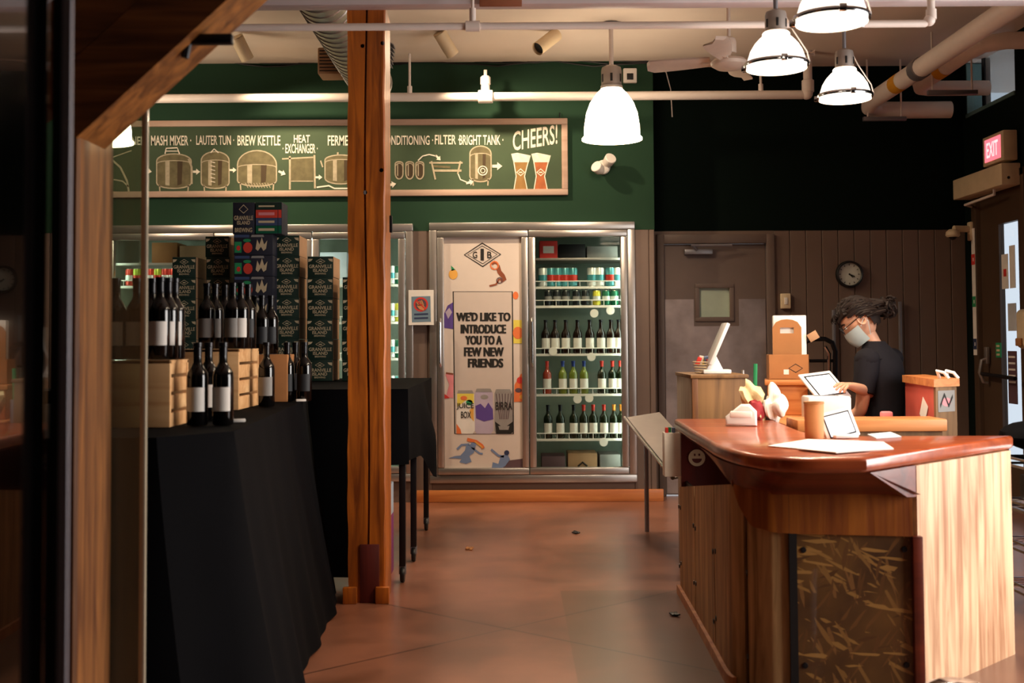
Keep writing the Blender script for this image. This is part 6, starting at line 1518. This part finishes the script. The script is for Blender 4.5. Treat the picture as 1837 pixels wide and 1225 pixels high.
mesh_obj(skin_mesh(V, E, RR, 2), 'trousers', 'trousers', person)
for s_ in (-1, 1):
    h = pel + sdir * .09 * s_; m = MB('black_plastic'); m.ball((h.x + fdir.x * .06, h.y + fdir.y * .06, .042), (.135, .052, .042), 18, Euler((0, 0, math.atan2(fdir.y, fdir.x)))); m.build('shoe', parent=person)
# hair: cap plus curly strands gathered to a loose bun
hr = MB('hair_dark'); bm = bmesh.new(); bmesh.ops.create_uvsphere(bm, u_segments=28, v_segments=20, radius=1.0)
kill = []
for v in bm.verts:
    x, y, z = v.co
    if (x > .55 and z < .45) or (x > .2 and z < .25 and abs(y) > .3) or (x > -.1 and z < -.0 and abs(y) > .3) or (x > -.35 and z < -.15) or z < -.72: kill.append(v)
    v.co = Vector((x * .110 - .004, y * .089, z * .128 + .004))
bmesh.ops.delete(bm, geom=kill, context='VERTS'); hr.from_bm(bm, HM)
rnd_ = random.Random(21); bun = loc(1588, 556); HMi = HM.inverted()
for k in range(260):
    th = rnd_.uniform(-PI, PI); ph = rnd_.uniform(.05, 1.75)
    d = Vector((math.sin(ph) * math.cos(th), math.sin(ph) * math.sin(th), math.cos(ph)))
    if d.x > .75 and d.z < .35: continue
    if d.x > -.1 and d.z < .05 and abs(d.y) > .3: continue
    if d.x > .3 and d.z < .35: continue
    p0 = HM @ Vector((d.x * .110, d.y * .089, d.z * .130)); pts = [p0]; e = bun + Vector((rnd_.uniform(-.02, .05), rnd_.uniform(-.05, .05), rnd_.uniform(-.03, .06)))
    for i in range(1, 7):
        t_ = i / 6; p = p0.lerp(e, t_); l = HMi @ p; n = Vector((l.x / .112, l.y / .091, l.z / .132)); L_ = n.length
        if L_ < 1.04: n *= 1.04 / max(L_, .01); p = HM @ Vector((n.x * .112, n.y * .091, n.z * .132))
        pts.append(p + Vector((math.sin(i * 2 + k), math.cos(i * 1.7 + k), math.sin(i * 1.3 + k * 2))) * .004)
    hr.tube(pts, [.008, .011, .011, .010, .009, .007, .003], 5)
hr.ball(bun + Vector((.01, 0, .018)), (.055, .05, .05), 14)
for k in range(130):
    c = bun + Vector((rnd_.gauss(.008, .016), rnd_.gauss(0, .022), rnd_.gauss(.018, .018))); rr = rnd_.uniform(.018, .045); ax = Vector((rnd_.uniform(-1, 1), rnd_.uniform(-1, 1), rnd_.uniform(-1, 1))).normalized(); u_ = ax.orthogonal().normalized(); w_ = ax.cross(u_)
    pts = [c + (u_ * math.cos(a) + w_ * math.sin(a)) * rr * (1 - .05 * i) + ax * .004 * i for i, a in enumerate([j * .75 for j in range(7)])]
    hr.tube(pts, [.005, .008, .009, .008, .007, .005, .002], 5)
for k in range(26):
    p0 = HM @ Vector((rnd_.uniform(.05, .10), rnd_.uniform(-.06, .06), rnd_.uniform(.07, .10))); hr.tube([p0, p0 + Vector((-.008, rnd_.uniform(-.02, .02), .004)), p0 + Vector((-.016, rnd_.uniform(-.02, .02), -.012)), p0 + Vector((-.014, rnd_.uniform(-.02, .02), -.028))], [.005, .005, .004, .002], 5)
hr.build('hair', parent=person)
